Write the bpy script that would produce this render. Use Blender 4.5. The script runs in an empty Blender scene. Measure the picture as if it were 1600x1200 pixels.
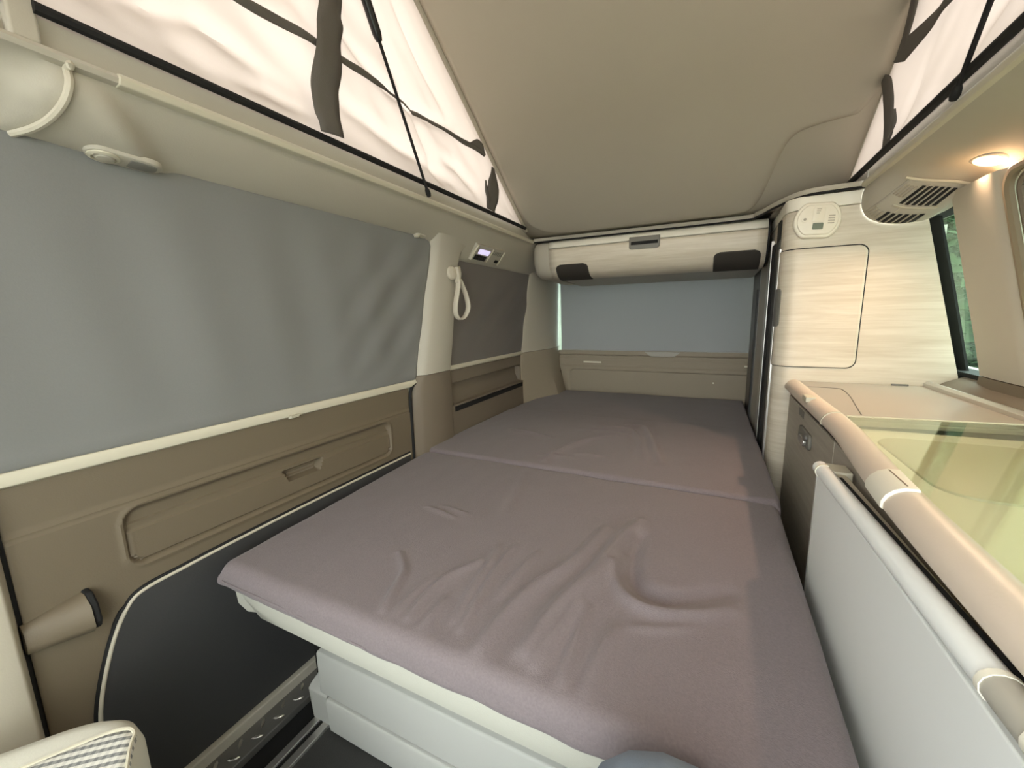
import bpy, bmesh, math, random
from mathutils import Vector, Matrix, noise

random.seed(7)
S = bpy.context.scene
COL = S.collection

# ------------------------------------------------------------------ camera, world, light, exposure
cam_d = bpy.data.cameras.new('camera')
cam_d.sensor_width = 36.0
cam_d.lens = 630.96 * 36.0 / 1600.0
cam_d.clip_start = 0.01
cam = bpy.data.objects.new('camera', cam_d)
COL.objects.link(cam)
RGT = Vector((0.898859, 0.437747, -0.020747))
UPV = Vector((-0.053766, 0.157140, 0.986112))
FWD = Vector((-0.434927, 0.885260, -0.164782))
cam.matrix_world = Matrix(((RGT.x, UPV.x, -FWD.x, 0.0), (RGT.y, UPV.y, -FWD.y, 0.0),
                           (RGT.z, UPV.z, -FWD.z, 1.10), (0, 0, 0, 1)))
S.camera = cam

world = bpy.data.worlds.new('sky')
S.world = world
world.use_nodes = True
bg = world.node_tree.nodes['Background']
bg.inputs['Color'].default_value = (0.94, 1.0, 0.99, 1)
bg.inputs['Strength'].default_value = 8.5

S.view_settings.view_transform = 'Standard'
S.view_settings.look = 'None'
S.view_settings.gamma = 1.0
S.view_settings.use_curve_mapping = False
S.view_settings.exposure = 0.1
S.cycles.use_denoising = True
S.cycles.max_bounces = 14
S.cycles.diffuse_bounces = 8
S.cycles.transparent_max_bounces = 12
S.cycles.sample_clamp_indirect = 6.0


# ------------------------------------------------------------------ helpers
def lin(c):
    return tuple(((v / 255) / 12.92 if v <= 10 else (((v / 255) + 0.055) / 1.055) ** 2.4) for v in c)


def mat(name, rgb, rough=0.6, metal=0.0, bump=None, var=None, coat=0.0, sheen=0.0, emit=None):
    """rgb in sRGB 0..255; bump=(scale, strength); var=(scale, amount)."""
    m = bpy.data.materials.new(name)
    m.use_nodes = True
    nt = m.node_tree
    b = nt.nodes['Principled BSDF']
    c = lin(rgb)
    b.inputs['Base Color'].default_value = (*c, 1)
    b.inputs['Roughness'].default_value = rough
    b.inputs['Metallic'].default_value = metal
    b.inputs['Coat Weight'].default_value = coat
    b.inputs['Sheen Weight'].default_value = sheen
    if emit:
        b.inputs['Emission Color'].default_value = (*lin(emit[0]), 1)
        b.inputs['Emission Strength'].default_value = emit[1]
    if bump or var:
        tc = nt.nodes.new('ShaderNodeTexCoord')
    if var:
        n = nt.nodes.new('ShaderNodeTexNoise')
        n.inputs['Scale'].default_value = var[0]
        n.inputs['Detail'].default_value = 4
        nt.links.new(tc.outputs['Object'], n.inputs['Vector'])
        mx = nt.nodes.new('ShaderNodeMix')
        mx.data_type = 'RGBA'
        a = var[1]
        mx.inputs['A'].default_value = (*[v * (1 - a) for v in c], 1)
        mx.inputs['B'].default_value = (*[min(1, v * (1 + a)) for v in c], 1)
        nt.links.new(n.outputs['Fac'], mx.inputs['Factor'])
        nt.links.new(mx.outputs['Result'], b.inputs['Base Color'])
    if bump:
        n = nt.nodes.new('ShaderNodeTexNoise')
        n.inputs['Scale'].default_value = bump[0]
        n.inputs['Detail'].default_value = 3
        nt.links.new(tc.outputs['Object'], n.inputs['Vector'])
        bp = nt.nodes.new('ShaderNodeBump')
        bp.inputs['Strength'].default_value = bump[1]
        bp.inputs['Distance'].default_value = 0.002
        nt.links.new(n.outputs['Fac'], bp.inputs['Height'])
        nt.links.new(bp.outputs['Normal'], b.inputs['Normal'])
    return m


def wood_mat(name, light, dark):
    m = bpy.data.materials.new(name)
    m.use_nodes = True
    nt = m.node_tree
    b = nt.nodes['Principled BSDF']
    b.inputs['Roughness'].default_value = 0.42
    tc = nt.nodes.new('ShaderNodeTexCoord')
    mp = nt.nodes.new('ShaderNodeMapping')
    mp.inputs['Scale'].default_value = (1.6, 1.6, 26.0)
    nt.links.new(tc.outputs['Object'], mp.inputs['Vector'])
    n = nt.nodes.new('ShaderNodeTexNoise')
    n.inputs['Scale'].default_value = 2.4
    n.inputs['Detail'].default_value = 8
    n.inputs['Roughness'].default_value = 0.62
    n.inputs['Distortion'].default_value = 0.6
    nt.links.new(mp.outputs['Vector'], n.inputs['Vector'])
    mp2 = nt.nodes.new('ShaderNodeMapping')
    mp2.inputs['Scale'].default_value = (4.0, 4.0, 190.0)
    nt.links.new(tc.outputs['Object'], mp2.inputs['Vector'])
    n2 = nt.nodes.new('ShaderNodeTexNoise')
    n2.inputs['Scale'].default_value = 2.0
    n2.inputs['Detail'].default_value = 4
    nt.links.new(mp2.outputs['Vector'], n2.inputs['Vector'])
    ad = nt.nodes.new('ShaderNodeMath')
    ad.operation = 'MULTIPLY_ADD'
    ad.inputs[1].default_value = 0.35
    nt.links.new(n2.outputs['Fac'], ad.inputs[0])
    nt.links.new(n.outputs['Fac'], ad.inputs[2])
    cr = nt.nodes.new('ShaderNodeValToRGB')
    cr.color_ramp.elements[0].position = 0.44
    cr.color_ramp.elements[0].color = (*lin(dark), 1)
    cr.color_ramp.elements[1].position = 0.86
    cr.color_ramp.elements[1].color = (*lin(light), 1)
    nt.links.new(ad.outputs[0], cr.inputs['Fac'])
    nt.links.new(cr.outputs['Color'], b.inputs['Base Color'])
    return m


def weave_mat(name, rgb, scale=900, rough=0.85, amount=0.16, bump=0.25):
    """fine woven cloth: speckled noise and tiny relief."""
    m = mat(name, rgb, rough, bump=(scale, bump), var=(scale * 0.6, amount), sheen=0.15)
    return m


def translucent_mat(name, rgb, trans, amount):
    m = bpy.data.materials.new(name)
    m.use_nodes = True
    nt = m.node_tree
    nt.nodes.clear()
    out = nt.nodes.new('ShaderNodeOutputMaterial')
    d = nt.nodes.new('ShaderNodeBsdfDiffuse')
    t = nt.nodes.new('ShaderNodeBsdfTranslucent')
    mx = nt.nodes.new('ShaderNodeMixShader')
    tc = nt.nodes.new('ShaderNodeTexCoord')
    n = nt.nodes.new('ShaderNodeTexNoise')
    n.inputs['Scale'].default_value = 700
    nt.links.new(tc.outputs['Object'], n.inputs['Vector'])
    bp = nt.nodes.new('ShaderNodeBump')
    bp.inputs['Strength'].default_value = 0.15
    bp.inputs['Distance'].default_value = 0.001
    nt.links.new(n.outputs['Fac'], bp.inputs['Height'])
    nt.links.new(bp.outputs['Normal'], d.inputs['Normal'])
    d.inputs['Color'].default_value = (*lin(rgb), 1)
    t.inputs['Color'].default_value = (*lin(trans), 1)
    mx.inputs['Fac'].default_value = amount
    nt.links.new(d.outputs[0], mx.inputs[1])
    nt.links.new(t.outputs[0], mx.inputs[2])
    nt.links.new(mx.outputs[0], out.inputs['Surface'])
    return m


def glass_mat(name, tint, refl=0.6, rough=0.02):
    m = bpy.data.materials.new(name)
    m.use_nodes = True
    nt = m.node_tree
    nt.nodes.clear()
    out = nt.nodes.new('ShaderNodeOutputMaterial')
    t = nt.nodes.new('ShaderNodeBsdfTransparent')
    g = nt.nodes.new('ShaderNodeBsdfGlossy')
    fr = nt.nodes.new('ShaderNodeLayerWeight')
    fr.inputs['Blend'].default_value = 0.5
    pw = nt.nodes.new('ShaderNodeMath')
    pw.operation = 'POWER'
    pw.inputs[1].default_value = 4.5
    nt.links.new(fr.outputs['Facing'], pw.inputs[0])
    ma = nt.nodes.new('ShaderNodeMath')
    ma.operation = 'MULTIPLY_ADD'
    ma.inputs[1].default_value = refl
    ma.inputs[2].default_value = 0.03
    nt.links.new(pw.outputs[0], ma.inputs[0])
    mx = nt.nodes.new('ShaderNodeMixShader')
    t.inputs['Color'].default_value = (*tint, 1)
    g.inputs['Roughness'].default_value = rough
    g.inputs['Color'].default_value = (0.95, 1, 0.95, 1)
    nt.links.new(ma.outputs[0], mx.inputs['Fac'])
    nt.links.new(t.outputs[0], mx.inputs[1])
    nt.links.new(g.outputs[0], mx.inputs[2])
    nt.links.new(mx.outputs[0], out.inputs['Surface'])
    return m


def check_mat(name, light, dark, pitch):
    """small woven check: two sets of stripes crossing."""
    m = bpy.data.materials.new(name)
    m.use_nodes = True
    nt = m.node_tree
    b = nt.nodes['Principled BSDF']
    b.inputs['Roughness'].default_value = 0.85
    tc = nt.nodes.new('ShaderNodeTexCoord')
    sp = nt.nodes.new('ShaderNodeSeparateXYZ')
    rt = nt.nodes.new('ShaderNodeVectorRotate'); rt.rotation_type = 'Z_AXIS'; rt.inputs['Angle'].default_value = math.radians(-42)
    nt.links.new(tc.outputs['Object'], rt.inputs['Vector'])
    nt.links.new(rt.outputs[0], sp.inputs[0])

    def stripe(sock, p):
        a = nt.nodes.new('ShaderNodeMath'); a.operation = 'MULTIPLY'; a.inputs[1].default_value = 2 * math.pi / p
        nt.links.new(sock, a.inputs[0])
        s = nt.nodes.new('ShaderNodeMath'); s.operation = 'SINE'
        nt.links.new(a.outputs[0], s.inputs[0])
        k = nt.nodes.new('ShaderNodeMath'); k.operation = 'GREATER_THAN'; k.inputs[1].default_value = 0.1
        nt.links.new(s.outputs[0], k.inputs[0])
        return k.outputs[0]
    s1 = stripe(sp.outputs['Y'], pitch)
    s2 = stripe(sp.outputs['X'], pitch * 0.8)
    ad = nt.nodes.new('ShaderNodeMath'); ad.operation = 'MULTIPLY_ADD'; ad.inputs[1].default_value = 0.80
    k2 = nt.nodes.new('ShaderNodeMath'); k2.operation = 'MULTIPLY'; k2.inputs[1].default_value = 0.20
    nt.links.new(s2, k2.inputs[0])
    nt.links.new(s1, ad.inputs[0])
    nt.links.new(k2.outputs[0], ad.inputs[2])
    mx = nt.nodes.new('ShaderNodeMix'); mx.data_type = 'RGBA'
    mx.inputs['A'].default_value = (*lin(light), 1)
    mx.inputs['B'].default_value = (*lin(dark), 1)
    nt.links.new(ad.outputs[0], mx.inputs['Factor'])
    nt.links.new(mx.outputs['Result'], b.inputs['Base Color'])
    return m


class G:
    """collects vertices and faces for one mesh."""
    def __init__(self):
        self.v = []
        self.f = []

    def add(self, vs, fs):
        o = len(self.v)
        self.v += [tuple(p) for p in vs]
        self.f += [tuple(i + o for i in f) for f in fs]
        return self

    def box(self, x0, x1, y0, y1, z0, z1):
        vs = [(x, y, z) for x in (x0, x1) for y in (y0, y1) for z in (z0, z1)]
        return self.add(vs, [(0, 1, 3, 2), (4, 6, 7, 5), (0, 4, 5, 1), (2, 3, 7, 6), (0, 2, 6, 4), (1, 5, 7, 3)])

    def loft(self, rings, closed=True, caps=True):
        n = len(rings[0])
        vs = [p for r in rings for p in r]
        fs = []
        m = n if closed else n - 1
        for k in range(len(rings) - 1):
            for i in range(m):
                j = (i + 1) % n
                fs.append((k * n + i, k * n + j, (k + 1) * n + j, (k + 1) * n + i))
        if caps and closed:
            fs.append(tuple(range(n))[::-1])
            fs.append(tuple((len(rings) - 1) * n + i for i in range(n)))
        return self.add(vs, fs)

    def grid(self, fn, nu, nv):
        vs = [fn(i / nu, j / nv) for i in range(nu + 1) for j in range(nv + 1)]
        fs = [(i * (nv + 1) + j, (i + 1) * (nv + 1) + j, (i + 1) * (nv + 1) + j + 1, i * (nv + 1) + j + 1)
              for i in range(nu) for j in range(nv)]
        return self.add(vs, fs)

    def prism(self, poly, axis, a, b):
        """poly in the two remaining axes (x,y,z order), extruded along axis from a to b."""
        def pt(p, t):
            q = list(p)
            q.insert(axis, t)
            return q
        return self.loft([[pt(p, a) for p in poly], [pt(p, b) for p in poly]])

    def tube(self, path, r, seg=10, closed=False):
        path = [Vector(p) for p in path]
        rings = []
        n = len(path)
        up = None
        for i, p in enumerate(path):
            if closed:
                d = path[(i + 1) % n] - path[i - 1]
            else:
                d = path[min(i + 1, n - 1)] - path[max(i - 1, 0)]
            d.normalize()
            if up is None:
                up = d.orthogonal().normalized()
            up = (up - d * up.dot(d)).normalized()
            sd = d.cross(up)
            rr = r[i] if isinstance(r, (list, tuple)) else r
            rings.append([p + (up * math.cos(t) + sd * math.sin(t)) * rr
                          for t in (2 * math.pi * k / seg for k in range(seg))])
        if closed:
            rings.append(rings[0])
        return self.loft(rings, True, not closed)

    def lathe(self, prof, origin, axis, seg=24):
        """prof: (radius, height) pairs along axis."""
        ax = Vector(axis).normalized()
        u = ax.orthogonal().normalized()
        w = ax.cross(u)
        o = Vector(origin)
        rings = [[o + ax * h + (u * math.cos(t) + w * math.sin(t)) * max(r, 1e-4)
                  for t in (2 * math.pi * k / seg for k in range(seg))] for r, h in prof]
        return self.loft(rings)

    def plate(self, outline, frame, h0, h1, bev=0.0):
        """outline (u,w) polygon on a frame (origin, U, W, N); from h0 to h1 along N with a chamfered rim."""
        o, U, W, N = [Vector(q) for q in frame]
        cu = sum(p[0] for p in outline) / len(outline)
        cw = sum(p[1] for p in outline) / len(outline)

        def ring(h, ins):
            out = []
            for p in outline:
                d = Vector((p[0] - cu, p[1] - cw))
                l = d.length or 1
                d = d * ((l - ins) / l)
                out.append(o + U * (cu + d.x) + W * (cw + d.y) + N * h)
            return out
        if bev:
            return self.loft([ring(h0, 0), ring(h1 - bev, 0), ring(h1 - bev * 0.3, bev * 0.3), ring(h1, bev)])
        return self.loft([ring(h0, 0), ring(h1, 0)])


ORG = {}


def smooth_mesh(me, ang=35):
    bm = bmesh.new()
    bm.from_mesh(me)
    bmesh.ops.remove_doubles(bm, verts=bm.verts, dist=1e-6)
    bmesh.ops.recalc_face_normals(bm, faces=bm.faces)
    a = math.radians(ang)
    for e in bm.edges:
        if len(e.link_faces) == 2:
            e.smooth = e.calc_face_angle(0) < a
    for f in bm.faces:
        f.smooth = True
    bm.to_mesh(me)
    bm.free()


def mk(name, g, m, parent=None, bevel=0.0, seg=2, solid=0.0, ang=35, kind=None, label=None, cat=None, group=None, off=-1):
    xs, ys, zs = zip(*g.v)
    if parent is not None:
        org = ORG[parent.name]
    else:
        org = Vector(((min(xs) + max(xs)) / 2, (min(ys) + max(ys)) / 2, min(zs)))
    me = bpy.data.meshes.new(name)
    me.from_pydata([tuple(Vector(p) - org) for p in g.v], [], g.f)
    smooth_mesh(me, ang)
    me.materials.append(m)
    o = bpy.data.objects.new(name, me)
    COL.objects.link(o)
    if parent is not None:
        o.parent = parent
    else:
        o.location = org
    ORG[o.name] = org
    if solid:
        s = o.modifiers.new('solid', 'SOLIDIFY')
        s.thickness = solid
        s.offset = off
    if bevel:
        b = o.modifiers.new('bevel', 'BEVEL')
        b.width = bevel
        b.segments = seg
        b.limit_method = 'ANGLE'
        b.angle_limit = math.radians(40)
        b.harden_normals = True
    tag(o, label, cat, group, kind)
    return o


def tag(o, label=None, cat=None, group=None, kind=None):
    if label: o['label'] = label
    if cat: o['category'] = cat
    if group: o['group'] = group
    if kind: o['kind'] = kind


def thing(name, loc, label=None, cat=None, group=None, kind=None):
    o = bpy.data.objects.new(name, None)
    o.empty_display_size = 0.05
    COL.objects.link(o)
    o.location = loc
    ORG[o.name] = Vector(loc)
    tag(o, label, cat, group, kind)
    return o


def rrect(u0, u1, w0, w1, r, n=6):
    if not isinstance(r, (tuple, list)):
        r = (r,) * 4
    out = []
    for (cu, cw, a0), rr in zip(((u1, w0, -90), (u1, w1, 0), (u0, w1, 90), (u0, w0, 180)), r):
        su = -1 if cu == u1 else 1
        sw = -1 if cw == w1 else 1
        if rr <= 0:
            out.append((cu, cw))
            continue
        for k in range(n + 1):
            t = math.radians(a0 + 90 * k / n)
            out.append((cu + su * rr + rr * math.cos(t), cw + sw * rr + rr * math.sin(t)))
    return out


def curve(pts, n=8):
    """Catmull-Rom through the points."""
    P = [Vector(p) for p in pts]
    P = [P[0] * 2 - P[1]] + P + [P[-1] * 2 - P[-2]]
    out = []
    for i in range(1, len(P) - 2):
        a, b, c, d = P[i - 1:i + 3]
        for k in range(n):
            t = k / n
            out.append(0.5 * ((2 * b) + (c - a) * t + (2 * a - 5 * b + 4 * c - d) * t * t + (3 * b - a - 3 * c + d) * t ** 3))
    out.append(P[-2])
    return out


def sstep(a, b, t):
    t = max(0.0, min(1.0, (t - a) / (b - a)))
    return t * t * (3 - 2 * t)


def lerp(a, b, t):
    return a + (b - a) * t


def interp(tab, t):
    if t <= tab[0][0]:
        return tab[0][1]
    for (a, x), (b, y) in zip(tab, tab[1:]):
        if t <= b:
            return lerp(x, y, (t - a) / (b - a))
    return tab[-1][1]


def seg_d(p, pts):
    """distance from a 2D point to a polyline and the run 0..1 along it."""
    best, run = 9.0, 0.0
    n = len(pts) - 1
    px, py = p
    for i in range(n):
        ax, ay = pts[i]
        bx, by = pts[i + 1]
        dx, dy = bx - ax, by - ay
        L = dx * dx + dy * dy
        t = 0 if L == 0 else max(0, min(1, ((px - ax) * dx + (py - ay) * dy) / L))
        d = math.hypot(px - ax - t * dx, py - ay - t * dy)
        if d < best:
            best, run = d, (i + t) / n
    return best, run


def rr_in(y, z, y0, y1, z0, z1, r):
    """signed distance to a rounded rectangle, negative inside."""
    qx = abs(y - (y0 + y1) / 2) - (y1 - y0) / 2 + r
    qz = abs(z - (z0 + z1) / 2) - (z1 - z0) / 2 + r
    return math.hypot(max(qx, 0), max(qz, 0)) + min(max(qx, qz), 0) - r


# ------------------------------------------------------------------ materials
M = {}
M['headliner'] = mat('headliner_plastic', (178, 172, 157), 0.6, bump=(420, 0.12))
M['cream'] = mat('cream_plastic', (192, 185, 168), 0.5, bump=(500, 0.08))
M['trim'] = mat('beige_trim', (106, 95, 77), 0.62, bump=(450, 0.15))
M['trim_dark'] = mat('taupe_trim', (114, 103, 88), 0.62, bump=(450, 0.15))
M['rail_cream'] = mat('cream_rail', (198, 192, 172), 0.5)
M['dark_panel'] = mat('charcoal_panel', (58, 58, 58), 0.6, bump=(300, 0.15))
M['black'] = mat('black_rubber', (16, 16, 16), 0.8)
M['black_gloss'] = mat('black_gloss', (14, 14, 15), 0.25)
M['blind'] = weave_mat('grey_blind_cloth', (122, 122, 119), 500, 0.8, 0.04, 0.08)
M['blind_shaded'] = weave_mat('shaded_blind_cloth', (104, 97, 90), 500, 0.8, 0.04, 0.08)  # grey blind cloth with the shade at the rear side window in its colour
M['blind_rear'] = translucent_mat('pale_blind_cloth', (176, 176, 177), (168, 164, 165), 0.32)
M['mattress'] = weave_mat('taupe_mattress_cloth', (117, 107, 109), 520, 0.85, 0.22, 0.4)
M['wood'] = wood_mat('pale_oak_laminate', (220, 212, 194), (198, 187, 165))
M['white_trim'] = mat('white_trim', (232, 228, 212), 0.45)
M['alu'] = mat('brushed_aluminium', (205, 203, 198), 0.34, 0.85)
M['alu_dark'] = mat('grey_aluminium', (120, 118, 114), 0.45, 0.5)
M['grey'] = mat('grey_plastic', (120, 118, 110), 0.5)
M['grey_light'] = mat('light_grey_plastic', (176, 172, 160), 0.5)
M['speaker'] = mat('speaker_cloth', (52, 48, 42), 0.8, bump=(900, 0.3))
M['roof'] = mat('roof_lining', (178, 171, 155), 0.75, bump=(600, 0.2), var=(2.0, 0.03))
M['canvas'] = translucent_mat('tent_canvas', (212, 200, 194), (150, 136, 127), 0.52)
M['strap'] = mat('grey_webbing', (96, 92, 86), 0.85, bump=(700, 0.3))
M['worktop'] = mat('worktop_moulding', (212, 198, 182), 0.42, bump=(350, 0.05))
M['worktop_rear'] = mat('worktop_lid', (164, 157, 146), 0.32, bump=(350, 0.04))
M['tray'] = mat('pale_tray', (236, 232, 220), 0.45)
M['tray_rim'] = mat('pale_sink_rim', (206, 200, 180), 0.5)
M['tail_trim'] = mat('pale_beige_trim', (160, 149, 130), 0.62, bump=(450, 0.15))
M['cabinet'] = wood_mat('grey_cabinet_laminate', (178, 172, 158), (156, 148, 134))
M['table'] = mat('white_table_laminate', (238, 241, 239), 0.4)
M['fascia'] = mat('cream_leatherette', (178, 177, 166), 0.55, bump=(500, 0.15))
M['bench'] = mat('bench_panel_plastic', (174, 174, 168), 0.5, bump=(420, 0.06))
M['carpet'] = mat('charcoal_carpet', (54, 54, 52), 0.95, bump=(700, 0.6), var=(500, 0.3))
M['steel'] = mat('steel', (190, 186, 176), 0.3, 0.9)
M['seat_leather'] = mat('cream_seat_leather', (212, 210, 198), 0.5, bump=(380, 0.12))
M['seat_check'] = check_mat('check_seat_cloth', (222, 220, 212), (120, 122, 122), 0.011)
M['denim'] = mat('blue_denim', (124, 138, 156), 0.9, bump=(700, 0.4), var=(40, 0.25))
M['white_plastic'] = mat('white_plastic', (236, 230, 212), 0.4)
M['lcd'] = mat('lcd_screen', (112, 122, 104), 0.25)
M['screen'] = mat('lit_display', (210, 205, 225), 0.3, emit=((205, 195, 235), 0.9))
M['print'] = mat('grey_print', (176, 168, 150), 0.6)
M['lamp_on'] = mat('lit_lamp_lens', (255, 236, 200), 0.3, emit=((255, 226, 178), 1.6))
M['seal'] = mat('brown_seal', (132, 118, 94), 0.55)
M['glass_lid'] = glass_mat('tinted_glass', (0.95, 0.97, 0.91), 0.75, 0.05)
M['pane'] = glass_mat('window_glass', (0.84, 0.94, 0.89), 0.5, 0.0)
M['blind_kitchen'] = translucent_mat('cream_blind_cloth', (228, 224, 206), (228, 226, 206), 0.40)
M['body'] = mat('body_panel', (150, 146, 136), 0.6)
M['leaf'] = mat('leaf_green', (30, 50, 18), 0.9, var=(6, 0.6))
M['bark'] = mat('bark', (84, 68, 52), 0.9, bump=(40, 0.6))
M['grass'] = mat('pale_gravel', (140, 137, 128), 0.95, var=(8, 0.3))
M['shoe'] = mat('dark_shoe', (48, 46, 46), 0.7)

FLOOR = 0.15


def left_x(z):      # inner face of the left side wall, leaning inwards above the waist
    return -0.95 + max(0.0, z - 0.88) * 0.135


def right_x(z):     # inner face of the right side wall
    return 0.654 - max(0.0, z - 0.90) * 0.25


def roof_z(y):      # underside of the raised roof, hinged at the rear
    z = 1.5 + 0.669 * (1.77 - y)
    lo = 1.462
    k = 0.02
    d = z - lo
    return lo + (d + math.sqrt(d * d + k * k)) / 2


# ------------------------------------------------------------------ structure: floor, outer body
mk('floor', G().box(-0.80, 0.66, -0.6, 2.6, FLOOR - 0.04, FLOOR), M['carpet'], kind='structure',
   label='dark charcoal carpeted van floor')

g = G()
g.box(-1.08, -1.02, -0.6, 2.6, 0.0, 0.86)                 # outer skin below, above and between the windows
g.box(-1.04, -0.96, -0.6, 2.6, 1.40, 1.54)
g.box(-1.08, -1.00, 1.14, 1.34, 0.86, 1.40)
g.box(-1.08, -1.00, 2.06, 2.6, 0.86, 1.40)
wall_left = mk('wall_left', g, M['body'], kind='structure', label='left side wall of the camper van')
g = G()
g.box(0.74, 0.80, -0.6, 2.6, 0.0, 0.90)
g.box(0.62, 0.70, -0.6, 2.6, 1.40, 1.54)
g.box(0.70, 0.76, 1.30, 1.50, 0.90, 1.40)
g.box(0.70, 0.76, 2.1, 2.6, 0.90, 1.40)
wall_right = mk('wall_right', g, M['body'], kind='structure', label='right side wall behind the kitchen')
g = G()
g.box(-1.08, 0.80, 2.60, 2.66, 0.0, 0.85)
g.box(-1.08, -0.915, 2.60, 2.66, 0.85, 1.40)
g.box(0.24, 0.80, 2.60, 2.66, 0.85, 1.40)
g.box(-1.08, 0.80, 2.60, 2.66, 1.38, 1.54)
wall_back = mk('wall_back', g, M['body'], kind='structure', label='tailgate wall at the rear of the van')
mk('trim_1', G().box(-1.04, 0.72, 1.93, 2.64, 1.475, 1.54), M['body'], kind='structure', label='rear fixed roof above the locker')

# ---- raised roof (ceiling)
ceil = thing('ceiling', (-0.21, 1.9, 1.46), kind='structure', label='raised pop-up roof sloping down to the rear')
XL, XR = -0.80, 0.385


def roof_sheet(x0, x1, y0, y1, dz, ny, nx, edge=0.0):
    def fn(u, v):
        y = lerp(y0, y1, u)
        x = lerp(x0, x1, v)
        e = min(x - x0, x1 - x)
        k = 0.0
        if edge and e < edge:
            t = 1 - e / edge
            k = edge * (1 - math.sqrt(max(0, 1 - t * t)))
        return (x, y, roof_z(y) + dz + k)
    return G().grid(fn, ny, nx)


mk('roof_shell', roof_sheet(XL - 0.03, XR + 0.03, -0.45, 1.93, 0.028, 60, 8), M['roof'], ceil, solid=0.02, off=1)
# padded lining panel with a cut-away rear corner on the kitchen side
out = [(-0.785, -0.40)]
out += [(-0.785, 1.60)] + [tuple(p)[:2] for p in curve([(-0.785, 1.70, 0), (-0.765, 1.775, 0), (-0.70, 1.825, 0), (-0.60, 1.848, 0)], 6)]
out += [tuple(p)[:2] for p in curve([(0.04, 1.852, 0), (0.10, 1.84, 0), (0.135, 1.79, 0), (0.158, 1.71, 0), (0.176, 1.635, 0), (0.20, 1.592, 0), (0.25, 1.576, 0), (0.345, 1.566, 0)], 6)]
out += [(0.372, 1.52), (0.374, -0.40)]


def poly_in(p, poly):
    x, y = p
    c = False
    for i in range(len(poly)):
        x1, y1 = poly[i]
        x2, y2 = poly[i - 1]
        if (y1 > y) != (y2 > y) and x < (x2 - x1) * (y - y1) / (y2 - y1) + x1:
            c = not c
    return c


outc = out + [out[0]]


def lining(u, v):
    y = lerp(-0.42, 1.92, u)
    x = lerp(-0.80, 0.385, v)
    d, _ = seg_d((x, y), outc)
    s = -d if poly_in((x, y), out) else d
    lift = 0.016 * sstep(-0.022, 0.004, s) + 0.004 * math.exp(-((s - 0.004) / 0.004) ** 2)
    return (x, y, roof_z(y) + lift)


g = G()
ys = [(-0.42 + (1.0 + 0.42) * k / 14) for k in range(14)] + [1.0 + 0.92 * k / 150 for k in range(151)]
xs = [-0.80 + 1.185 * k / 190 for k in range(191)]
vs = []
for y in ys:
    for x in xs:
        vs.append(lining((y + 0.42) / 2.34, (x + 0.80) / 1.185))
n = len(xs)
g.add(vs, [(i * n + j, (i + 1) * n + j, (i + 1) * n + j + 1, i * n + j + 1) for i in range(len(ys) - 1) for j in range(n - 1)])
mk('lining_panel', g, M['roof'], ceil, solid=0.006, off=1)
for xx, rr in ((XL + 0.004, 0.011), (XR - 0.002, 0.005)):
    mk('edge_piping', G().tube([(xx, y, roof_z(y) + 0.006) for y in [-0.4 + 2.2 * k / 40 for k in range(41)]], rr, 10), M['headliner'], ceil)
mk('hinge_strip', G().tube([(x, 1.872, 1.456) for x in (-0.62, -0.3, 0.0, 0.12)], 0.0055, 8), M['alu'], ceil)

# ------------------------------------------------------------------ tent canvas
FL = {  # wrinkle lines on the left canvas in (y, z)
    'a': [(0.86, 1.87), (1.035, 1.68), (1.10, 1.60), (1.18, 1.50)],
    'b': [(0.75, 1.76), (0.92, 1.70), (1.10, 1.70), (1.22, 1.72)],
    'c': [(0.74, 1.60), (0.90, 1.58), (1.05, 1.57), (1.20, 1.545)],
    'd': [(0.95, 1.93), (1.10, 1.83), (1.22, 1.74)],
    'e': [(0.30, 1.56), (0.46, 1.60), (0.62, 1.57)],
    'f': [(0.33, 1.66), (0.48, 1.70), (0.62, 1.74)],
    'g': [(0.50, 1.53), (0.58, 1.545), (0.66, 1.53)],
    'h': [(1.15, 1.60), (1.25, 1.60), (1.36, 1.55)],
}


def canvas_off(y, z):
    o = 0.0
    for k, pl in FL.items():
        d, r = seg_d((y, z), pl)
        o += 0.020 * math.exp(-(d / 0.020) ** 2) * math.sin(math.pi * (0.12 + 0.76 * r))
    o += 0.018 * noise.noise(Vector((y * 3.2, z * 7.0 + y * 3.0, 1.3))) + 0.008 * noise.noise(Vector((y * 9, z * 16 + y * 9, 4.1)))
    fade = sstep(1.5, 1.54, z) * sstep(0.0, 0.05, roof_z(y) - z)
    return o * fade


def canvas_x(side, y, z):
    return (XL + 0.004 - canvas_off(y, z) * 1.0) if side < 0 else (XR - 0.004 + canvas_off(y + 0.3, z) * 1.0)


def make_canvas(side, label):
    t = thing('tent_canvas', (XL if side < 0 else XR, 0.7, 1.49), label, 'tent canvas')

    def fn(u, v):
        y = lerp(-0.42, 1.80, u)
        z = lerp(1.49, max(1.495, roof_z(y) + 0.02), v)
        return (canvas_x(side, y, z), y, z)
    mk('cloth', G().grid(fn, 220, 110), M['canvas'], t)
    return t


def front_cloth(u, v):
    x = lerp(XL, XR, u)
    return (x, -0.42 + 0.01 * math.sin(u * 17), lerp(1.49, roof_z(-0.42) + 0.02, v))


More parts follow.
